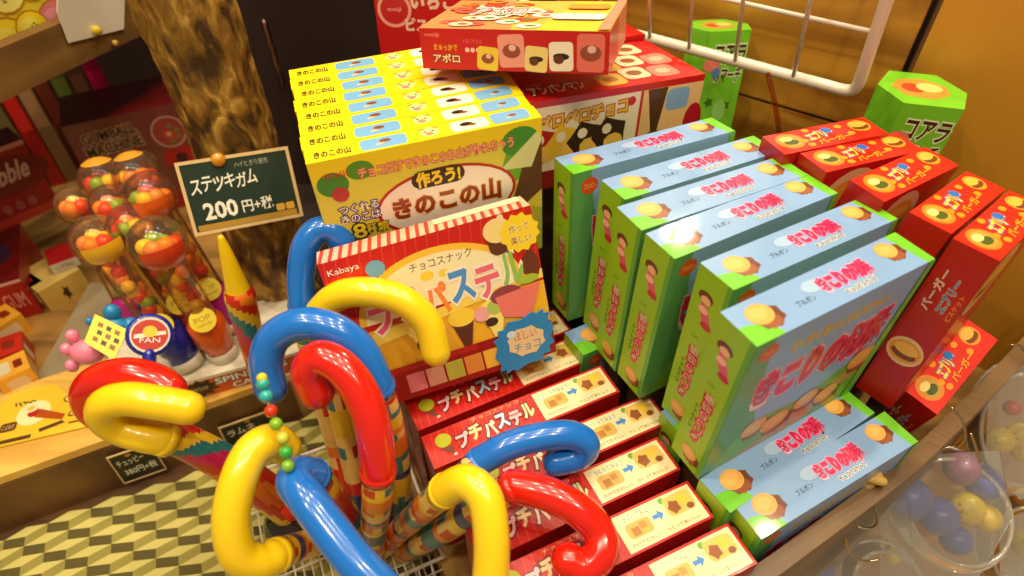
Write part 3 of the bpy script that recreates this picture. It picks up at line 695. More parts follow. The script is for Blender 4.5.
# ------------------------------------------------------------- wire basket
ct = Vector((-.175, .285, 0)); Rb = Matrix.Translation(ct) @ Matrix.Rotation(math.radians(24), 4, 'Z')
bw, bh_, zb, zt = .085, .08, -.057, .012
root = empty('wire_basket', ct + Vector((0, 0, zb)), 'white wire basket on the patterned cloth holding the hooked toys', 'basket')
m = Mesh()
def wire(m, a, b, r=.0011, mt=WHITEW): m.tube([a, b], r, mt, 6, sub=1, round_end=False)
C_ = [(-bw, -bh_), (bw, -bh_), (bw, bh_), (-bw, bh_)]
for z, r, nm_ in ((zt, .002, 'basket_rim'), (zb, .0018, 'basket_foot')):
    m = Mesh()
    for i in range(4):
        p_, q_ = C_[i], C_[(i + 1) % 4]; wire(m, Rb @ Vector((*p_, z)), Rb @ Vector((*q_, z)), r)
    fix(m.build(nm_), root)
m = Mesh()
for i in range(4):
    p_, q_ = Vector(C_[i]), Vector(C_[(i + 1) % 4])
    for k in range(1, 14):
        s_ = p_.lerp(q_, k / 14); wire(m, Rb @ Vector((s_.x, s_.y, zb)), Rb @ Vector((s_.x, s_.y, zt)), .0009)
    for z in (-.035, -.012): wire(m, Rb @ Vector((*p_, z)), Rb @ Vector((*q_, z)), .0009)
fix(m.build('side_wires'), root)
m = Mesh()
for k in range(1, 20):
    t = -bw + 2 * bw * k / 20; wire(m, Rb @ Vector((t, -bh_, zb)), Rb @ Vector((t, bh_, zb)), .0009)
for k in range(1, 4):
    t = -bh_ + 2 * bh_ * k / 4; wire(m, Rb @ Vector((-bw, t, zb)), Rb @ Vector((bw, t, zb)), .0011)
fix(m.build('bottom_wires'), root)

# ------------------------------------------------------------- hooked toys
PLY = mat('toy_yellow', (246, 206, 20), .28, coat=.5); PLB = mat('toy_blue', (22, 110, 206), .22, coat=.6); PLR = mat('toy_red', (214, 26, 12), .22, coat=.6)
ST = [mat('sticker_' + n_, c_, .35, coat=.4) for n_, c_ in (('orange', (226, 120, 30)), ('red', (200, 34, 20)), ('cream', (236, 196, 110)), ('teal', (30, 120, 130)), ('yellow', (232, 190, 40)), ('navy', (40, 60, 110)))]
STR = random.Random(5)
def candy_wrap(seed):
    R_ = random.Random(seed); seq = []
    while len(seq) < 40: seq.append(R_.choice([0, 0, 4, 4, 1, 1, 2, 3, 5, 0, 4, 1]))
    def mf(t, k):
        i = int(t * 26); c = seq[i]
        if i % 4 == 1: c = [1, 2, 3, 4][int(k * 8 + seed) % 4]
        return ST[c]
    return mf
def rainbow(t, k):
    return [ST[1], ST[4], ST[3], mat('sticker_magenta', (200, 30, 90), .35, coat=.4), ST[1], ST[0]][int((k * 6 + t * 9)) % 6]
def hook_toy(label, mt, pts, shaft, r, seed, wrap=None):
    """pts, shaft: (px, py, distance) along the hook and down the tube"""
    P = [at(*q_) for q_ in pts]; S_ = [at(*q_) for q_ in shaft]
    root = empty('hooked_candy_toy', S_[-1], label, 'toy', 'hooked candy toys in the wire basket')
    m = Mesh(); m.tube(P, r, mt, 20, sub=8)
    # mould seam along the hook
    fix(m.build('hook_handle'), root)
    m = Mesh(); m.tube([P[-1]] + S_, r * .9, ST[0], 20, sub=10, mf=wrap or candy_wrap(seed)); tb = fix(m.build('candy_tube'), root)
    d = (S_[0] - P[-1]).normalized(); m = Mesh(); m.tube([P[-1] - d * .002, P[-1] + d * .006], r * 1.03, mt, 20, sub=1, round_end=False); fix(m.build('collar'), root)
    return root
B_ = (372, 556)
hook_toy('blue hook standing tallest at the upper left, beside the tree trunk', PLB, [(343, 243, .497), (332, 230, .492), (316, 232, .49), (305, 248, .49), (301, 275, .495), (302, 305, .5)], [(310, 345, .52), (335, 440, .58), (362, 540, .66)], .0108, 1)
hook_toy('yellow hook arching in front of the red display carton', PLY, [(436, 352, .475), (427, 322, .468), (402, 300, .462), (368, 292, .462), (338, 296, .468), (320, 312, .478)], [(325, 350, .5), (345, 430, .56), (366, 530, .65)], .0113, 2)
hook_toy('blue hook arching over the red one at centre left', PLB, [(271, 388, .452), (266, 362, .445), (275, 337, .44), (302, 324, .437), (335, 330, .437), (362, 352, .443), (378, 385, .45)], [(390, 425, .48), (399, 480, .55), (396, 540, .64)], .0118, 3)
hook_toy('red hook curling under the blue arch with its tube straight below', PLR, [(317, 392, .432), (309, 372, .425), (320, 358, .42), (342, 368, .417), (362, 395, .417), (374, 430, .42), (378, 470, .428)], [(377, 500, .45), (374, 530, .52), (372, 560, .62)], .0122, 4)
hook_toy('yellow hook nearest the bead chain, big C shape at lower left', PLY, [(284, 448, .432), (271, 441, .42), (252, 452, .41), (238, 482, .402), (231, 520, .4), (238, 553, .405), (258, 562, .415), (275, 556, .425)], [(295, 548, .45), (330, 540, .52), (362, 545, .62)], .0118, 5)
hook_toy('blue hook slanting down to the bottom edge beside the yellow C', PLB, [(390, 596, .385), (360, 567, .388), (330, 530, .395), (308, 500, .402), (295, 482, .412), (300, 474, .422), (312, 476, .432)], [(326, 490, .46), (350, 520, .54), (368, 548, .63)], .0122, 6)
hook_toy('blue hook reaching right over the snack cartons', PLB, [(556, 462, .475), (578, 456, .475), (586, 444, .47), (570, 435, .465), (540, 437, .46), (508, 446, .458), (480, 461, .46)], [(461, 479, .465), (432, 510, .53), (400, 545, .65)], .0108, 7)
hook_toy('red hook reaching lower right over the snack cartons', PLR, [(568, 560, .424), (585, 566, .424), (601, 552, .425), (598, 530, .43), (578, 510, .43), (548, 494, .433), (515, 486, .44)], [(479, 507, .452), (437, 534, .52), (402, 552, .65)], .0118, 8)
hook_toy('yellow hook dropping to the bottom edge at centre', PLY, [(486, 604, .405), (491, 570, .403), (491, 530, .402), (484, 496, .405), (466, 482, .412), (446, 490, .425)], [(425, 508, .47), (400, 530, .56), (382, 550, .65)], .0118, 9)
hook_toy('red hook curled behind the yellow one at far left', PLR, [(170, 390, .44), (152, 379, .44), (124, 374, .44), (98, 381, .442), (88, 396, .45), (100, 414, .46), (135, 424, .465), (166, 430, .47)], [(190, 440, .475), (240, 466, .52), (320, 520, .62)], .0118, 10, rainbow)
hook_toy('yellow hook lying horizontally in front of the red one at far left', PLY, [(188, 408, .425), (160, 403, .42), (128, 399, .42), (107, 404, .422), (105, 416, .43), (120, 428, .44), (145, 436, .445), (162, 439, .45)], [(188, 447, .47), (240, 480, .52), (310, 535, .62)], .0116, 11, rainbow)

# bead chain
bc = [((262, 378), (216, 206, 40)), ((263, 384), (40, 170, 160)), ((266, 396), (40, 176, 170)), ((271, 411), (206, 50, 20)), ((276, 424), (130, 180, 40)), ((283, 438), (200, 200, 60)), ((286, 452), (60, 170, 60)), ((288, 466), (120, 180, 60))]
root = empty('bead_bracelet', at(262, 378, .405), 'string of turquoise, red and lime beads hanging over the yellow hook', 'bracelet')
for (x, y), c in bc:
    m = Mesh(); m.sphere(at(x, y, .403), .0043 if c[0] != 216 else .0035, mat('bead_%d_%d' % (c[0], c[1]), c, .2, coat=.5), 14); fix(m.build('bead'), root)
m = Mesh(); m.tube([at(x, y, .403) for (x, y), c in bc], .0006, mat('string', (180, 170, 140), .6), 6, sub=3); fix(m.build('string'), root)

# rainbow unicorn stick leaning on the trunk
A1, A2, A3 = at(221, 238, .56), at(240, 296, .6), atz(262, 380, .044)
root = empty('twisted_candy_stick', A3, 'rainbow twisted candy stick with a yellow cone top leaning by the trunk', 'candy toy')
m = Mesh(); m.tube([A1, A2], lambda t: .003 + .010 * t, PLY, 18, sub=6); fix(m.build('cone_tip'), root)
m = Mesh(); m.tube([A2, A3], lambda t: .0145 - .004 * t, ST[0], 18, sub=24, mf=rainbow); fix(m.build('twisted_body'), root)
# dark bottle in the basket
root = empty('small_bottle', atz(295, 540, -.05), 'small dark round bottle with a red cap behind the yellow C hook', 'bottle')
pb = at(292, 526, .6)
m = Mesh(); m.sphere(pb, .026, mat('cola_dark', (30, 14, 10), .1, coat=.8), 18, (1, 1, 1.2)); fix(m.build('bottle_body'), root)
m = Mesh(); m.lathe([(.0001, .05), (.012, .05), (.013, .03), (.012, .02)], mat('cap_red', (214, 50, 16), .3), Matrix.Translation(pb), 16); fix(m.build('cap'), root)
# sticker pouch piece on basket floor
root = None

# ------------------------------------------------------------- tubes of gumballs
hold = [atz(185, 402, .0115), atz(292, 372, .0115)]
hd = (hold[1] - hold[0]).normalized(); hn = Vector((-hd.y, hd.x, 0)); o0 = hold[0] - hd * .07
TH = Matrix((hd, hn, Vector((0, 0, 1)))).transposed().to_4x4(); TH.translation = Vector((o0.x, o0.y, .0115)) + hn * .0
WHC = mat('white_card', (232, 222, 200), .45)
m = Mesh(); m.box((0, 0, 0), (.215, .115, .03), WHC, TH)
f = Face(m, TH @ Vector((0, 0, 0)), TH.to_3x3() @ Vector((.215, 0, 0)), TH.to_3x3() @ Vector((0, 0, .03)), -hn)
f.rect(.34, .0, 1, .86, (206, 84, 30)); f.ell(.42, .45, .6, .42, BLK, 20, jag=.2); f.text('WOW', .42, .45, .08, .22, (230, 200, 160)); f.text('SPINNING', .68, .62, .36, .32, WHT, (60, 20, 10), 0, .03, .05); f.text('CANDY', .7, .2, .26, .3, WHT, (60, 20, 10), 0, .03, .05)
tag(m.build('display_tray'), 'white card display tray labelled spinning candy holding the clear gumball tubes', 'tray')
GB = [mat('gumball_' + n_, c_, .3, coat=.4) for n_, c_ in (('red', (232, 60, 30)), ('yellow', (250, 214, 50)), ('orange', (246, 146, 40)), ('green', (130, 180, 60)), ('pink', (240, 150, 90)))]
AMB = mat('amber_label', (214, 120, 30), .35, coat=.4)
tubes = [((77, 205), .195, 'round clear gumball globe at the far left of the cluster, apart from the others', PLR, .021), ((104, 180), .215, 'clear gumball tube at the back left of the cluster with an orange cap', PLR, .024), ((137, 174), .22, 'clear gumball tube at the back right of the cluster with an orange cap', PLR, .024),
         ((112, 205), .205, 'clear gumball tube in the middle of the cluster', PLB, .022), ((150, 195), .215, 'clear gumball tube tucked against the chalkboard sign', PLR, .025), ((98, 240), .2, 'clear gumball tube at the front left with a yellow printed globe and navy base', PLB, .0245),
         ((131, 225), .2, 'clear gumball tube between the two front ones', PLR, .022), ((158, 243), .2, 'clear gumball tube at the front right with a red printed globe and orange base', PLR, .027)]
bpx = [(150, 338), (166, 318), (206, 316), (172, 340), (234, 326), (190, 364), (204, 338), (224, 354)]
bases = ['magenta', 'red', 'magenta', 'navy', 'magenta', 'navy', 'orange', 'orange']
BM = dict(magenta=mat('base_magenta', (176, 30, 130), .3, coat=.4), red=mat('base_red', (190, 30, 24), .3, coat=.4), navy=mat('base_navy', (24, 40, 150), .25, coat=.5), orange=mat('base_orange', (230, 92, 20), .3, coat=.4))
for i, ((px, py), z, lab, hm, gr) in enumerate(tubes):
    c = atz(px, py, z); b0 = atz(*bpx[i], .0425)
    root = empty('gumball_tube', b0, lab, 'candy tube', 'clear gumball tubes in the white tray'); ax_ = (c - b0); H_ = ax_.length; Tb = Matrix.Translation(b0) @ ax_.to_track_quat('Z', 'Y').to_matrix().to_4x4(); Tc = Matrix.Translation(c) @ ax_.to_track_quat('Z', 'Y').to_matrix().to_4x4()
    m = Mesh(); m.lathe([(.0001, 0), (.015, 0), (.016, .02), (.0195, .028), (.0195, .052), (.015, .058), (.0001, .058)], BM[bases[i]], Tb, 20)
    bs = fix(m.build('base'), root)
    m = Mesh(); m.lathe([(.0001, -.0), (.017, 0), (.017, .011), (.0156, .0115)], WHC, Tb, 20); fix(m.build('stopper'), root)
    m = Mesh(); m.lathe([(.015, .058), (.0155, H_ - gr * .8), (gr * .62, H_ - gr * .76)], CLEARO, Tb, 20); fix(m.build('clear_tube'), root)
    m = Mesh(); m.sphere(c, gr, CLEARO, 24); fix(m.build('globe'), root)
    R_ = random.Random(i); m = Mesh()
    for k in range(9):
        zz = .064 + k * (H_ - gr - .07) / 9; m.sphere(Tb @ Vector((R_.uniform(-.005, .005), R_.uniform(-.005, .005), zz)), .0075, GB[R_.randrange(5)], 10)
    s_ = m.build('gumballs'); s_['kind'] = 'stuff'; fix(s_, root)
    for k in range(7):
        a = k * 2.4; rr = gr * .5; m = Mesh(); m.sphere(c + Vector((rr * math.cos(a), rr * math.sin(a), -gr * .35 + (k % 3) * gr * .22)), .0085, GB[(k + i) % 5], 12); fix(m.build('gumball'), root)
    if i in (1, 2):
        m = Mesh(); m.lathe([(gr * .6, gr * .82), (gr * .35, gr * .96), (.0001, gr * 1.02)], mat('amber_cap', (220, 150, 40), .3, coat=.4), Tc, 18); fix(m.build('cap'), root)
    if i in (4, 5, 7, 3):
        m = Mesh(); w = EYE - c; w.z *= .25; w.normalize(); u = Vector((-w.y, w.x, 0)).normalized(); v = w.cross(u)
        cc = [(226, 100, 30), (232, 180, 40), None, (206, 60, 30)][i % 4] or (206, 60, 30)
        vs = []
        for ii in range(9):
            for jj in range(5):
                a = -.8 + 1.6 * ii / 8; b = -.75 + .9 * jj / 4
                vs.append(c + (w * math.cos(a) * math.cos(b) + u * math.sin(a) * math.cos(b) + v * -math.sin(-b)) * (gr + .0006))
        m.add(vs, [(ii * 5 + jj, ii * 5 + 5 + jj, ii * 5 + 6 + jj, ii * 5 + jj + 1) for ii in range(8) for jj in range(4)], mat('globe_print_%d' % i, cc, .3, coat=.5), True)
        fix(m.build('printed_label'), root)
    if i in (4, 5, 6, 7):
        m = Mesh(); w = EYE - b0; w.z = 0; w.normalize(); p0_ = Tb @ Vector((0, 0, .07)) + w * .0195; ww = (EYE - p0_).normalized(); u = Vector((-w.y, w.x, 0)).normalized(); v = ww.cross(u).normalized() * .026
        f = Face(m, p0_ - u * .013 - v / 2, u * .026, v, ww); f.ell(.5, .5, .5, .5, (226, 204, 40)); f.text('POP', .5, .55, .6, .22, (150, 110, 20)); f.text('candy', .5, .3, .6, .16, (150, 110, 20))
        fix(m.build('round_label'), root)
# navy fan toy
fc_ = at(150, 335, .6); root = empty('fan_toy', fc_ - Vector((0, 0, .05)), 'navy round faced fan toy in front of the gumball tubes', 'toy')
w = (EYE - fc_).normalized(); u = Vector((1, 0, 0)); u = (u - w * u.dot(w)).normalized(); v = w.cross(u); Rf = Matrix((u, v, w)).transposed().to_4x4(); Rf.translation = fc_
m = Mesh(); m.lathe([(.0001, -.008), (.019, -.008), (.0205, -.004), (.0205, .001), (.018, .003), (.0001, .003)], BM['navy'], Rf, 28); fix(m.build('fan_head'), root)
m = Mesh(); f = Face(m, Rf @ Vector((-.017, -.017, .0032)), u * .034, v * .034, w); f.ell(.5, .5, .5, .5, (226, 210, 190)); f.ell(.5, .5, .45, .43, (190, 60, 50), 24); f.poly([(.1, .4), (.9, .52), (.88, .62), (.12, .52)], (236, 226, 210)); f.ell(.5, .6, .18, .16, (236, 200, 60)); f.text('FAN', .5, .36, .5, .14, WHT)
fix(m.build('face_sticker'), root)
m = Mesh(); m.tube([fc_ - v * .018, fc_ - v * .045], .006, BM['navy'], 12, sub=2); fix(m.build('handle'), root)
# pink and blue whistle toys
def blob(name, lab, c, mt, parts, tagc=None):
    root = empty(name, c - Vector((0, 0, .02)), lab, 'toy', 'small animal toys by the gumball tubes')
    m = Mesh(); m.sphere(c, .014, mt, 16, (1.15, .9, .9)); fix(m.build('body'), root)
    for q_, r in parts:
        m = Mesh(); m.sphere(c + Vector(q_), r, mt, 12, (1, 1, 1.2)); fix(m.build('limb'), root)
blob('animal_toy', 'small pink animal toy left of the yellow printed tag', at(88, 352, .6), mat('toy_pink', (236, 130, 160), .35, coat=.4), [((-.018, 0, .004), .006), ((-.012, .008, .014), .006), ((-.014, -.01, -.008), .006), ((.012, .004, .014), .005)])
blob('animal_toy', 'small sky blue animal toy behind the yellow printed tag', at(112, 327, .62), mat('toy_sky', (30, 130, 190), .35, coat=.4), [((-.018, 0, .008), .004), ((.02, 0, 0), .009), ((.004, .006, .014), .008)])
m = Mesh(); q4 = [at(95, 314, .595), at(128, 330, .595), at(114, 360, .58), at(84, 342, .58)]
u = q4[1] - q4[0]; v = q4[0] - q4[3]; n = u.cross(v).normalized(); m.add(q4 + [p_ - n * .001 for p_ in q4], [(3, 2, 1, 0), (4, 5, 6, 7), (0, 1, 5, 4), (1, 2, 6, 5), (2, 3, 7, 6), (3, 0, 4, 7)], ink((240, 200, 30)))
f = Face(m, q4[3], u, v, n)
for k in range(9): f.ell(.25 + (k % 3) * .25 + .05 * (k // 3 % 2), .25 + (k // 3) * .25, .1, .09, BLK if k % 2 else (130, 70, 20), 8, jag=.25)
tag(m.build('printed_tag'), 'yellow tag with a dark squiggly print between the pink toy and the navy fan toy', 'tag')

# ------------------------------------------------------------- paper strip on the plank
def slab(name, pts, z, th, mt, label, cat, art=None, group=None):
    m = Mesh(); P = [atz(x, y, z) for x, y in pts]; m.prism([(p_.x, p_.y) for p_ in P], z - th, z, mt)
    if art:
        u = P[1] - P[0]; v = Vector((-u.y, u.x, 0)).normalized() * art[1]; art[0](Face(m, P[0], u, v, Vector((0, 0, 1))))
    return tag(m.build(name), label, cat, group)
def chu(f):
    f.ell(.3, .62, .28, .28, (250, 236, 170)); f.ell(.3, .62, .1, .1, (190, 30, 30)); f.ell(.26, .74, .13, .1, (240, 226, 180)); f.ell(.26, .74, .06, .05, (230, 190, 50)); f.poly([(.32, .5), (.62, .3), (.64, .42), (.36, .68)], (180, 80, 20))
    for k in range(5): f.rrect(.08 + .045 * k, .86 - .02 * (k % 2), .095 + .045 * k, .96, BLK, .4, .3 + .25 * k)
    f.ell(.68, .78, .16, .1, (110, 90, 30)); f.ell(.68, .78, .13, .075, (244, 214, 90)); f.text('Chuppi', .8, .38, .26, .2, (90, 50, 20), None, 0, .02, shear=.3); f.rect(.7, .16, .9, .2, (120, 60, 20))
    f.rrect(.0, .3, .16, .5, (100, 60, 30)); f.rect(.0, .04, .34, .12, (90, 60, 30)); f.text('こどもの', .08, .4, .12, .1, (244, 214, 120)); f.poly([(.4, .2), (.62, .28), (.66, .22), (.42, .12)], (90, 60, 30))
slab('shelf_label', [(-6, 448), (97, 424), (112, 398), (84, 395), (70, 396), (56, 384), (34, 387), (12, 394), (-10, 412)], .0135, .0015, ink((238, 196, 50)), 'yellow printed paper strip lying on the pine plank at far left', 'label', (chu, .06))
slab('cardboard_sheet', [(28, 392), (92, 398), (150, 396), (172, 330), (150, 290), (90, 282)], .006, .004, mat('grey_card', (150, 134, 104), .6), 'grey tan cardboard sheet beneath the small animal toys', 'cardboard')

# ------------------------------------------------------------- left background
Ls = .27
LA, LB = atz(7, 100, Ls), atz(130, 41, Ls); ld = (LB - LA).normalized(); ln = Vector((-ld.y, ld.x, 0))   # ln points away from the aisle
TLm = Matrix((ld, ln, Vector((0, 0, 1)))).transposed().to_4x4(); TLm.translation = Vector((LA.x, LA.y, Ls))
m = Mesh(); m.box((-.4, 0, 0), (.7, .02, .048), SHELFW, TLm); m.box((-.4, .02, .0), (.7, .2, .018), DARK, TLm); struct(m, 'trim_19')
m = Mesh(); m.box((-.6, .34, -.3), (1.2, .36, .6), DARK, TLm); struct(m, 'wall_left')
# poster board with fruity circles on the shelf
m = Mesh(); m.box((-.4, .03, .019), (.62, .034, .3), ink((226, 214, 50)), TLm)
f = Face(m, TLm @ Vector((-.4, .03, .019)), TLm.to_3x3() @ Vector((1.02, 0, 0)), Vector((0, 0, .28)), -ln)
random.seed(11)
f.k = 2
for j in range(6):
    for i in range(26):
        x = .04 + i * .031 + .0155 * (j % 2) + random.uniform(-.003, .003); y = .08 + j * .155 + random.uniform(-.015, .015)
        c = random.choice([(250, 224, 40), (250, 216, 30), (226, 60, 30), (236, 130, 150), (250, 240, 130), (246, 160, 60)]); r = random.uniform(.06, .08); f.k = 3 + (i % 5) * 6
        f.ell(x, y, r * 1.15, r * 1.12, (190, 130, 30), 16); f.ell(x, y, r * 1.05, r, c, 16); f.ell(x - .003, y + .02, r * .6, r * .4, tuple(min(255, int(v * .8 + 60)) for v in c), 10)
        f.text(random.choice(['うめ', 'もも', 'コーラ', 'ぶどう']), x, y - .01, .016, .045, (90, 40, 20) if c[1] > 120 else WHT, None, .5, .02)
tag(m.build('poster'), 'yellow poster of round fruit candy pictures on the upper left shelf', 'poster')
pc = [(57, 12), (60, -30), (126, -40), (124, 29), (69, 43)]
Pp = Vector((LA.x, LA.y, 0)) - ln * .0035
P5 = [atp(x, y, Pp, ln) for x, y in pc]
root = empty('blank_card', P5[4], 'blank white card pinned to the upper left shelf edge', 'card')
m = Mesh(); m.add(P5 + [p_ + ln * .0012 for p_ in P5], [(0, 1, 2, 3, 4)[::-1], (5, 6, 7, 8, 9)] + [(i, (i + 1) % 5, 5 + (i + 1) % 5, 5 + i) for i in range(5)], WHC); fix(m.build('card'), root)
m = Mesh(); m.sphere(atp(95, 30, Pp, ln) - ln * .003, .0055, mat('yellow_pin', (226, 196, 40), .2, coat=.6), 12); fix(m.build('push_pin'), root)
m = Mesh(); m.sphere(atp(115, 43, Pp, ln) , .0035, mat('amber_pin2', (216, 176, 70), .2, coat=.6), 12); tag(m.build('push_pin'), 'tiny amber push pin in the shelf edge right of the white card', 'pin')
# gumball machine carton
def box_at(name, bl, br, H, depth, art, side, label, cat, group=None, z=.0):
    b = Vector((bl.x, bl.y, z)); u = Vector((br.x - bl.x, br.y - bl.y, 0)); a = math.atan2(u.y, u.x)
    def A(F): art(F)
    o = carton(name, u.length, depth, H, A, side=side)
    o.matrix_world = Matrix.Translation(b + Vector((-math.sin(a) * depth, math.cos(a) * depth, H))) @ Matrix.Rotation(a, 4, 'Z'); return tag(o, label, cat, group)
def gm(F):
    f = F['front']; f.rect(0, 0, 1, 1, (160, 24, 24)); f.poly([(0, .3), (1, .1), (1, 1), (.0, 1)], (120, 58, 48))
    f.text('GUMBALL', .3, .86, .42, .09, BLK, (190, 150, 110), .05, .03); f.text('MACHINE', .3, .74, .44, .1, BLK, (190, 150, 110), .05, .03)
    f.ell(.74, .76, .14, .15, (190, 150, 130)); f.ell(.74, .76, .125, .135, (150, 60, 50)); 
    for k in range(14): f.ell(.74 + .055 * math.cos(k * 2.4) * (k % 3) * .6, .74 + .06 * math.sin(k * 2.4) * (k % 3) * .6, .026, .024, [(200, 160, 120), (190, 60, 50), (120, 110, 60)][k % 3], 8)
    f.rrect(.62, .42, .9, .6, (170, 24, 26), .4); f.ell(.76, .5, .05, .05, (60, 20, 20)); f.rrect(.16, .42, .56, .66, (150, 110, 90), .5); f.text('DUBBLE', .36, .58, .26, .07, (110, 20, 20)); f.text('BUBBLE', .36, .49, .26, .07, (110, 20, 20))
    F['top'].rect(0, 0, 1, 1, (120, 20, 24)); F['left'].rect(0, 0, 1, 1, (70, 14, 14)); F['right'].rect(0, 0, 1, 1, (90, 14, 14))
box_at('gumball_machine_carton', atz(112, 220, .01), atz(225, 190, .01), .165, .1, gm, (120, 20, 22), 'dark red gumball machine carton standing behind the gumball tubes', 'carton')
# a row of coloured bags behind
cols = [((86, 96, 100), 'grey blue'), ((96, 84, 50), 'khaki'), ((180, 30, 24), 'bright red'), ((150, 110, 70), 'tan'), ((96, 24, 16), 'maroon'), ((84, 100, 30), 'leaf green'), ((110, 70, 50), 'cocoa brown'), ((190, 20, 80), 'hot pink')]
for i, (c, nme) in enumerate(cols):
    x = 22 + i * 15.5; p_ = atz(x, 196 - i * 4.4, .0); q_ = atz(x + 14, 192 - i * 4.4, .0)
    def ba(F, c=c):
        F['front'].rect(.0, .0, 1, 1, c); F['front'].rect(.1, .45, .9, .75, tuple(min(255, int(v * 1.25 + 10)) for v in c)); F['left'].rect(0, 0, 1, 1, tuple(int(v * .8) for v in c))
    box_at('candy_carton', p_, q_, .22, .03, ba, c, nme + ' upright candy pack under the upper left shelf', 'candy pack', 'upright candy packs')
for a0, a1, b0_, b1, h, lab in ((14, 172, 50, 158, .08, 'cream carton with small print behind the red script tin'), (58, 158, 84, 150, .07, 'pale yellow carton standing between the red tin and the dark red gumball carton')):
    def ca(F):
        for k_ in ('front', 'top', 'right', 'left'): F[k_].rect(0, 0, 1, 1, (226, 206, 150))
        F['front'].rrect(.1, .6, .7, .9, (170, 60, 50)); F['front'].rect(.1, .4, .9, .46, (120, 90, 60)); F['front'].rect(.1, .2, .8, .25, (120, 90, 60)); F['top'].rrect(.2, .2, .8, .8, (196, 120, 90))
    box_at('candy_carton', atz(a0, a1, .03), atz(b0_, b1, .03), h, .04, ca, (210, 186, 130), lab, 'candy carton', z=.0)
# red bubble gum display: header and tray
def hdr(F):
    f = F['front']; f.rect(0, 0, 1, 1, (158, 18, 16)); f.rect(0, .0, 1, .12, (200, 60, 44)); f.rect(0, .94, 1, 1, (220, 150, 130)); f.ell(.3, .66, .5, .26, (120, 12, 12)); f.ell(.74, .62, .5, .26, (120, 12, 12)); f.text('Dubble', .32, .7, .42, .26, (226, 190, 180), None, .04, .02, shear=.35); f.text('Bubble', .74, .66, .4, .26, (226, 190, 180), None, .04, .03, shear=.35)
    for k in range(3): f.ell(.62 + k * .1, .22, .05, .07, (170, 90, 80), 10)
p_ = atz(-62, 258, .06); q_ = atz(62, 205, .06)
box_at('bubble_gum_display', p_, q_, .105, .05, hdr, (130, 14, 12), 'red bubble gum tin with white script lettering at the far left', 'tin', z=.06)
def lowr(F):
    F['top'].rect(0, 0, 1, 1, (110, 12, 12)); F['top'].ell(.6, .5, .3, .25, (60, 30, 60)); F['top'].ell(.3, .5, .3, .22, (190, 40, 24)); F['front'].rect(0, 0, 1, 1, (160, 16, 16)); F['right'].rect(0, 0, 1, 1, (150, 16, 16)); F['front'].rect(.0, .93, 1, 1, (220, 170, 150))
    F['front'].text('GUM', .85, .5, .2, .4, (220, 150, 130))
p_ = atz(-80, 330, .03); q_ = atz(32, 296, .03)
box_at('red_candy_tray', p_, q_, .06, .13, lowr, (150, 16, 16), 'low red candy tray in front of the red script tin', 'tray', z=.0)
def cr(F):
    F['front'].rect(0, 0, 1, 1, (196, 158, 70)); F['top'].rect(0, 0, 1, 1, (206, 176, 96)); F['front'].ell(.5, .4, .12, .3, (60, 40, 20), 10, jag=.3); F['right'].rect(0, 0, 1, 1, (170, 130, 60))
box_at('cream_candy_box', atz(52, 312, .0), atz(92, 288, .0), .035, .06, cr, (196, 160, 80), 'small cream box between the red tray and the gumball tubes', 'candy box')
def gl(F): F['front'].rect(0, 0, 1, 1, (200, 190, 170)); F['front'].text('GUM BALL', .5, .5, .7, .5, (120, 50, 40), None); F['top'].rect(0, 0, 1, 1, (170, 20, 24)); F['right'].rect(0, 0, 1, 1, (170, 20, 24))
box_at('gum_box', atz(53, 272, .04), atz(80, 262, .04), .014, .04, gl, (170, 20, 24), 'tiny white and red gum box on the cream box', 'gum box', z=.036)
# packs at the lower far left
pk = [((0, 352), (34, 330), .03, (226, 160, 40), 'orange'), ((-14, 384), (36, 366), .03, (190, 40, 24), 'red striped'), ((-6, 330), (26, 310), .03, (206, 60, 30), 'vermilion'), ((10, 400), (44, 384), .03, (236, 170, 50), 'amber'), ((30, 316), (56, 300), .035, (120, 100, 70), 'khaki printed')]
for (a0, a1), (b0_, b1), h, c, nme in pk:
    def pa(F, c=c):
        for k_ in ('front', 'top', 'right'): F[k_].rect(0, 0, 1, 1, c)
        F['top'].rrect(.1, .2, .5, .8, (226, 210, 170)); F['top'].rrect(.6, .3, .85, .7, (130, 40, 24)); F['front'].rrect(.2, .2, .8, .8, (230, 200, 150)); F['right'].rect(.2, .1, .5, .9, (220, 210, 180))
    box_at('candy_box', atz(a0, a1, .0), atz(b0_, b1, .0), h, .035, pa, c, nme + ' little candy box among the packs at the far left edge', 'candy box', 'little candy boxes at the far left')

# cellophane wrapped jar behind the yellow row, and clear packs
jb = atz(340, 48, .2)
root = empty('cellophane_jar', Vector((jb.x, jb.y + .02, .2)), 'shiny clear wrapped jar in the dark gap behind the yellow cartons', 'jar')
m = Mesh(); Tj = Matrix.Translation((jb.x, jb.y + .02, .0)); m.lathe([(.0001, .001), (.045, .001), (.05, .02), (.048, .1), (.051, .18), (.047, .24), (.05, .3), (.04, .34), (.02, .36)], CLEAR, Tj, 26); fix(m.build('jar_wall'), root)
m = Mesh(); m.lathe([(.0001, .002), (.04, .002), (.042, .22), (.0001, .225)], noisy('jar_sweets', (50, 16, 10), (110, 70, 30), (60, 60, 60), .4), Tj, 20); fix(m.build('sweets'), root)
m = Mesh(); p1, p2 = atz(264, 22, .3), atz(285, 92, .16); p3 = p2 + Vector((.0, .0, -.159))
m.tube([p1, p1.lerp(p2, .5), p2, p3], .004, CLEAR, 12, sub=5); m.tube([p1, p1.lerp(p2, .5), p2, p3], .0018, mat('lilac_straw', (200, 160, 150), .3), 8, sub=4)
tag(m.build('plastic_stick'), 'thin clear plastic stick standing right of the tree trunk', 'stick')

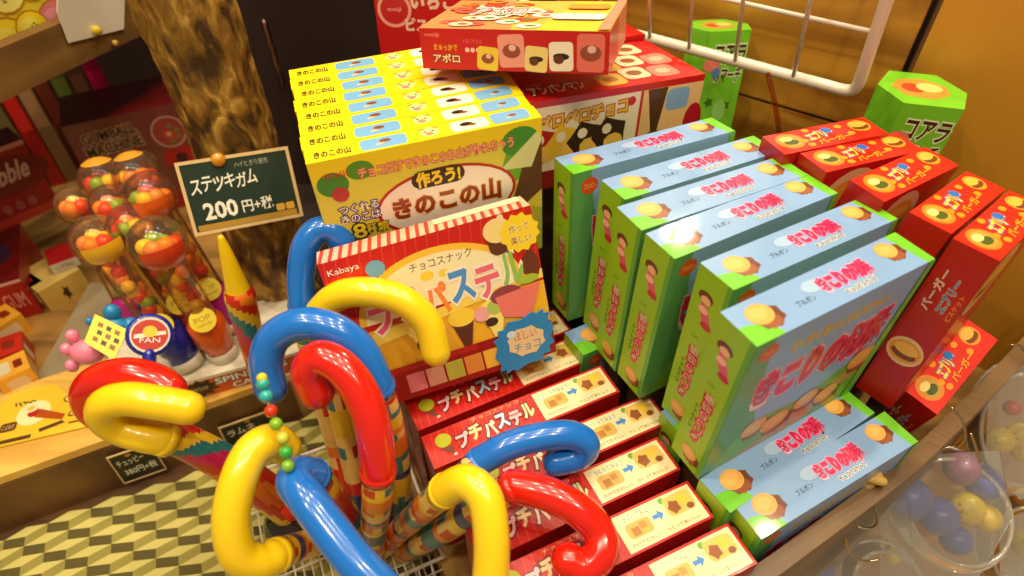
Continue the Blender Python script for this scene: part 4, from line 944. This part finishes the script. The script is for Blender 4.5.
# ------------------------------------------------------------- white wire grid
gp = wp - wn * .1
def G(px, py, d=0): return atp(px, py, gp - wn * d, wn)
c0 = G(853, 99); c1_ = G(610, 22); zr = (c0.z + c1_.z) / 2; gx = Vector((c1_.x - c0.x, c1_.y - c0.y, 0)).normalized()
root = empty('wire_grid_rack', Vector((c0.x, c0.y, zr)), 'white coated wire grid rack hung on the plank wall at the top', 'wire rack')
c0 = Vector((c0.x, c0.y, zr)); m = Mesh()
zt_ = .52; Lg = .42
UV = (Vector((0, 0, 1)) - wn * .3).normalized()
m.tube([c0 + gx * Lg, c0 + gx * .1, c0 + gx * .03, c0 + gx * .012, c0 + gx * .003 + UV * .003, c0 + UV * .012, c0 + UV * .03, c0 + UV * .1, c0 + UV * (zt_ - zr)], .0054, WHITEW, 14, sub=5)
fix(m.build('frame'), root); m = Mesh()
sp_ = (G(792, 78) - c0).dot(gx)
xs = [(G(x, y) - c0).dot(gx) for x, y in ((793, 80), (737, 58), (691, 45), (652, 32))]; step = xs[1] - xs[0]
xs += [xs[-1] + step * k for k in (1, 2, 3)]
for x in xs:
    if x < Lg: wire(m, c0 + gx * x - wn * .003, c0 + gx * x - wn * .003 + UV * (zt_ - zr), .0021)
fix(m.build('upright_wires'), root); m = Mesh()
z1 = (G(871, 30).z - zr) * 1.14
for k in (1, 2, 3): wire(m, c0 + UV * z1 * k, c0 + gx * Lg + UV * z1 * k, .0021)
fix(m.build('cross_wires'), root); m = Mesh()
for x in (.03, .3): m.tube([c0 + gx * x + UV * .14, c0 + gx * x + UV * .14 + wn * .14], .003, WHITEW, 8, sub=1)
fix(m.build('wall_bracket'), root)
m = Mesh(); m.tube([G(768, 75, .01), G(775, 105, .012), G(779, 140, .016), G(772, 176, .02)], .0026, clear('yellowed_tie', (240, 190, 70), base=.05, gain=.4), 8, sub=5)
tag(m.build('plastic_tie'), 'yellowed see through tie dangling from the wire grid over the red cartons', 'tie')

# ------------------------------------------------------------- hooks and ball packs at the rim
def rim_hook(pts, label):
    m = Mesh(); m.tube([at(x_, y_, t_ - .045) for x_, y_, t_ in pts], .0011, STEEL, 8, sub=6); tag(m.build('wire_hook'), label, 'hook', 'wire hooks on the rim')
rim_hook([(864, 500, .555), (873, 505, .55), (878, 518, .55), (874, 527, .555), (862, 528, .56), (852, 522, .565)], 'curved wire hook below the knot on the rim')
rim_hook([(845, 528, .56), (846, 544, .57), (853, 556, .58), (866, 561, .59), (878, 560, .59)], 'curved wire hook lowest on the rim')
rim_hook([(952, 408, .555), (962, 420, .555), (965, 435, .56), (958, 446, .57), (944, 448, .575), (934, 453, .58)], 'curved wire hook beside the low red carton')
rim_hook([(971, 434, .575), (976, 448, .59), (980, 462, .6)], 'short wire hook piece to the right of the curved one')
rim_hook([(1012, 345, .56), (1020, 346, .56), (1027, 356, .56), (1026, 370, .57)], 'wire hook at the right edge of the picture')
m = Mesh(); kn = at(872, 480, .498)
m.tube([kn + Vector((-.007, 0, .004)), kn + Vector((.004, -.004, .005)), kn + Vector((.006, .002, -.006)), kn + Vector((-.004, -.003, -.008)), kn + Vector((.002, .0, .006))], .004, mat('twine', (190, 156, 80), .7), 10, sub=6)
tag(m.build('twine_knot'), 'knot of tan twine tied on the wooden rim', 'knot')
BB = mat('ball_blue', (96, 112, 200), .35, coat=.3); BY = mat('ball_yellow', (236, 206, 20), .35, coat=.3); BP = mat('ball_purple', (160, 100, 140), .35, coat=.3); BR_ = mat('ball_red', (206, 60, 40), .35, coat=.3)
def pack(label, cx, cy, d, rx, ry, tilt, balls, poly):
    c = at(cx, cy, d); root = empty('ball_toy_pack', c, label, 'toy pack', 'clear packs of balls hanging on the rim')
    w = (EYE - c).normalized(); w = (w + Vector((.3, -.2, .0))).normalized(); u = Vector((1, 0, 0)); u = (u - w * u.dot(w)).normalized(); v = w.cross(u)
    ca, sa = math.cos(tilt), math.sin(tilt); u, v = u * ca + v * sa, v * ca - u * sa
    k = d / FPX; m = Mesh(); pts = [c + u * rx * k * math.cos(t) + v * ry * k * math.sin(t) for t in [2 * PI * i / 36 for i in range(37)]]
    m.tube(pts, .0022, RIMP, 8, sub=1, round_end=False); pts2 = [p_ + (p_ - c) * .22 - w * .02 for p_ in pts]; m.tube(pts2, .0014, RIMP, 8, sub=1, round_end=False)
    n_ = len(pts); m.add(pts + pts2, [(i, i + 1, n_ + i + 1, n_ + i) for i in range(n_ - 1)], CLEARP, True)
    fix(m.build('clear_cup'), root)
    for dz_ in (.035, -.03):
      P = [at(x, y, d + dz_) for x, y in poly]; m = Mesh(); nn = len(P)
      n2 = (P[1] - P[0]).cross(P[2] - P[0]).normalized() * .0008
      m.add(P + [p_ + n2 for p_ in P], [list(range(nn)), list(range(nn, 2 * nn))[::-1]] + [(i, (i + 1) % nn, nn + (i + 1) % nn, nn + i) for i in range(nn)], CLEARP); fix(m.build('clear_bag'), root)
    for x, y, r, mt in balls:
        m = Mesh(); m.sphere(at(x, y, d + .012), r * (d + .012) / FPX, mt, 20); b = fix(m.build('ball'), root)
        if mt is BY:
            bc_ = at(x, y, d + .012); ww = (EYE - bc_).normalized(); uu = rt.copy(); vv = ww.cross(uu); m = Mesh(); R_ = r * (d + .012) / FPX
            for sx, sy in ((-.3, .25), (.25, .3), (-.25, -.25), (0, -.35), (.25, -.22)): m.sphere(bc_ + ww * R_ * .88 + uu * R_ * sx + vv * R_ * sy, R_ * .09, mat('smile_print', (200, 150, 20), .5), 8)
            fix(m.build('smile_print'), b)
    return root
pack('clear pack of blue, purple and yellow balls hanging nearest the low red carton', 958, 512, .6, 44, 52, .3, [(908, 498, 22, BB), (938, 516, 19, BB), (984, 482, 18, BB), (956, 540, 15, BB), (966, 508, 17, BY), (986, 518, 14, BY), (962, 468, 17, BP)], [(925, 455), (1000, 450), (1012, 520), (975, 585), (880, 600), (880, 520)])
pack('clear pack at the bottom edge with one small yellow ball and one blue ball', 890, 590, .6, 33, 36, .2, [(892, 556, 8, BY), (818, 566, 16, BB)], [(850, 510), (905, 500), (915, 560), (900, 640), (800, 650), (805, 560)])
pack('clear pack at the right edge with yellow balls and a red one', 1024, 430, .62, 36, 56, -.1, [(1000, 440, 13, BY), (1020, 436, 13, BY), (1024, 452, 11, BY), (1012, 408, 8, BR_)], [(990, 370), (1060, 360), (1070, 480), (1020, 500), (985, 460)])
pack('clear pack at the lower right corner with a pale yellow ball', 1040, 560, .66, 40, 50, .1, [(1030, 545, 16, BY)], [(1000, 520), (1060, 500), (1070, 600), (1000, 610)])

# ------------------------------------------------------------- light
wd_ = bpy.data.worlds.new('shop'); sc.world = wd_; wd_.use_nodes = True
wd_.node_tree.nodes['Background'].inputs[0].default_value = (1.0, .80, .52, 1); wd_.node_tree.nodes['Background'].inputs[1].default_value = .3
def lamp(loc, size, power, col=(1, .86, .62), aim=(0.05, .45, .1)):
    l = bpy.data.lights.new('ceiling_lamp', 'AREA'); l.shape = 'DISK'; l.size = size; l.energy = power; l.color = col
    o = bpy.data.objects.new('ceiling_lamp', l); COL.objects.link(o); o.location = loc
    o.rotation_euler = (Vector(aim) - Vector(loc)).to_track_quat('-Z', 'Y').to_euler(); return o
for x in (-1.0, -.35, .3, .95):
    for y in (-.5, .25, 1.0): lamp((x, y, 2.3), .07, 8.4)
gl_ = at(690, 229, .455); dd = gl_ - EYE; dd.z = -dd.z; lamp(gl_ + dd * 3.2, .09, 5.0, aim=tuple(gl_))
bpy.data.objects.remove(_fo)
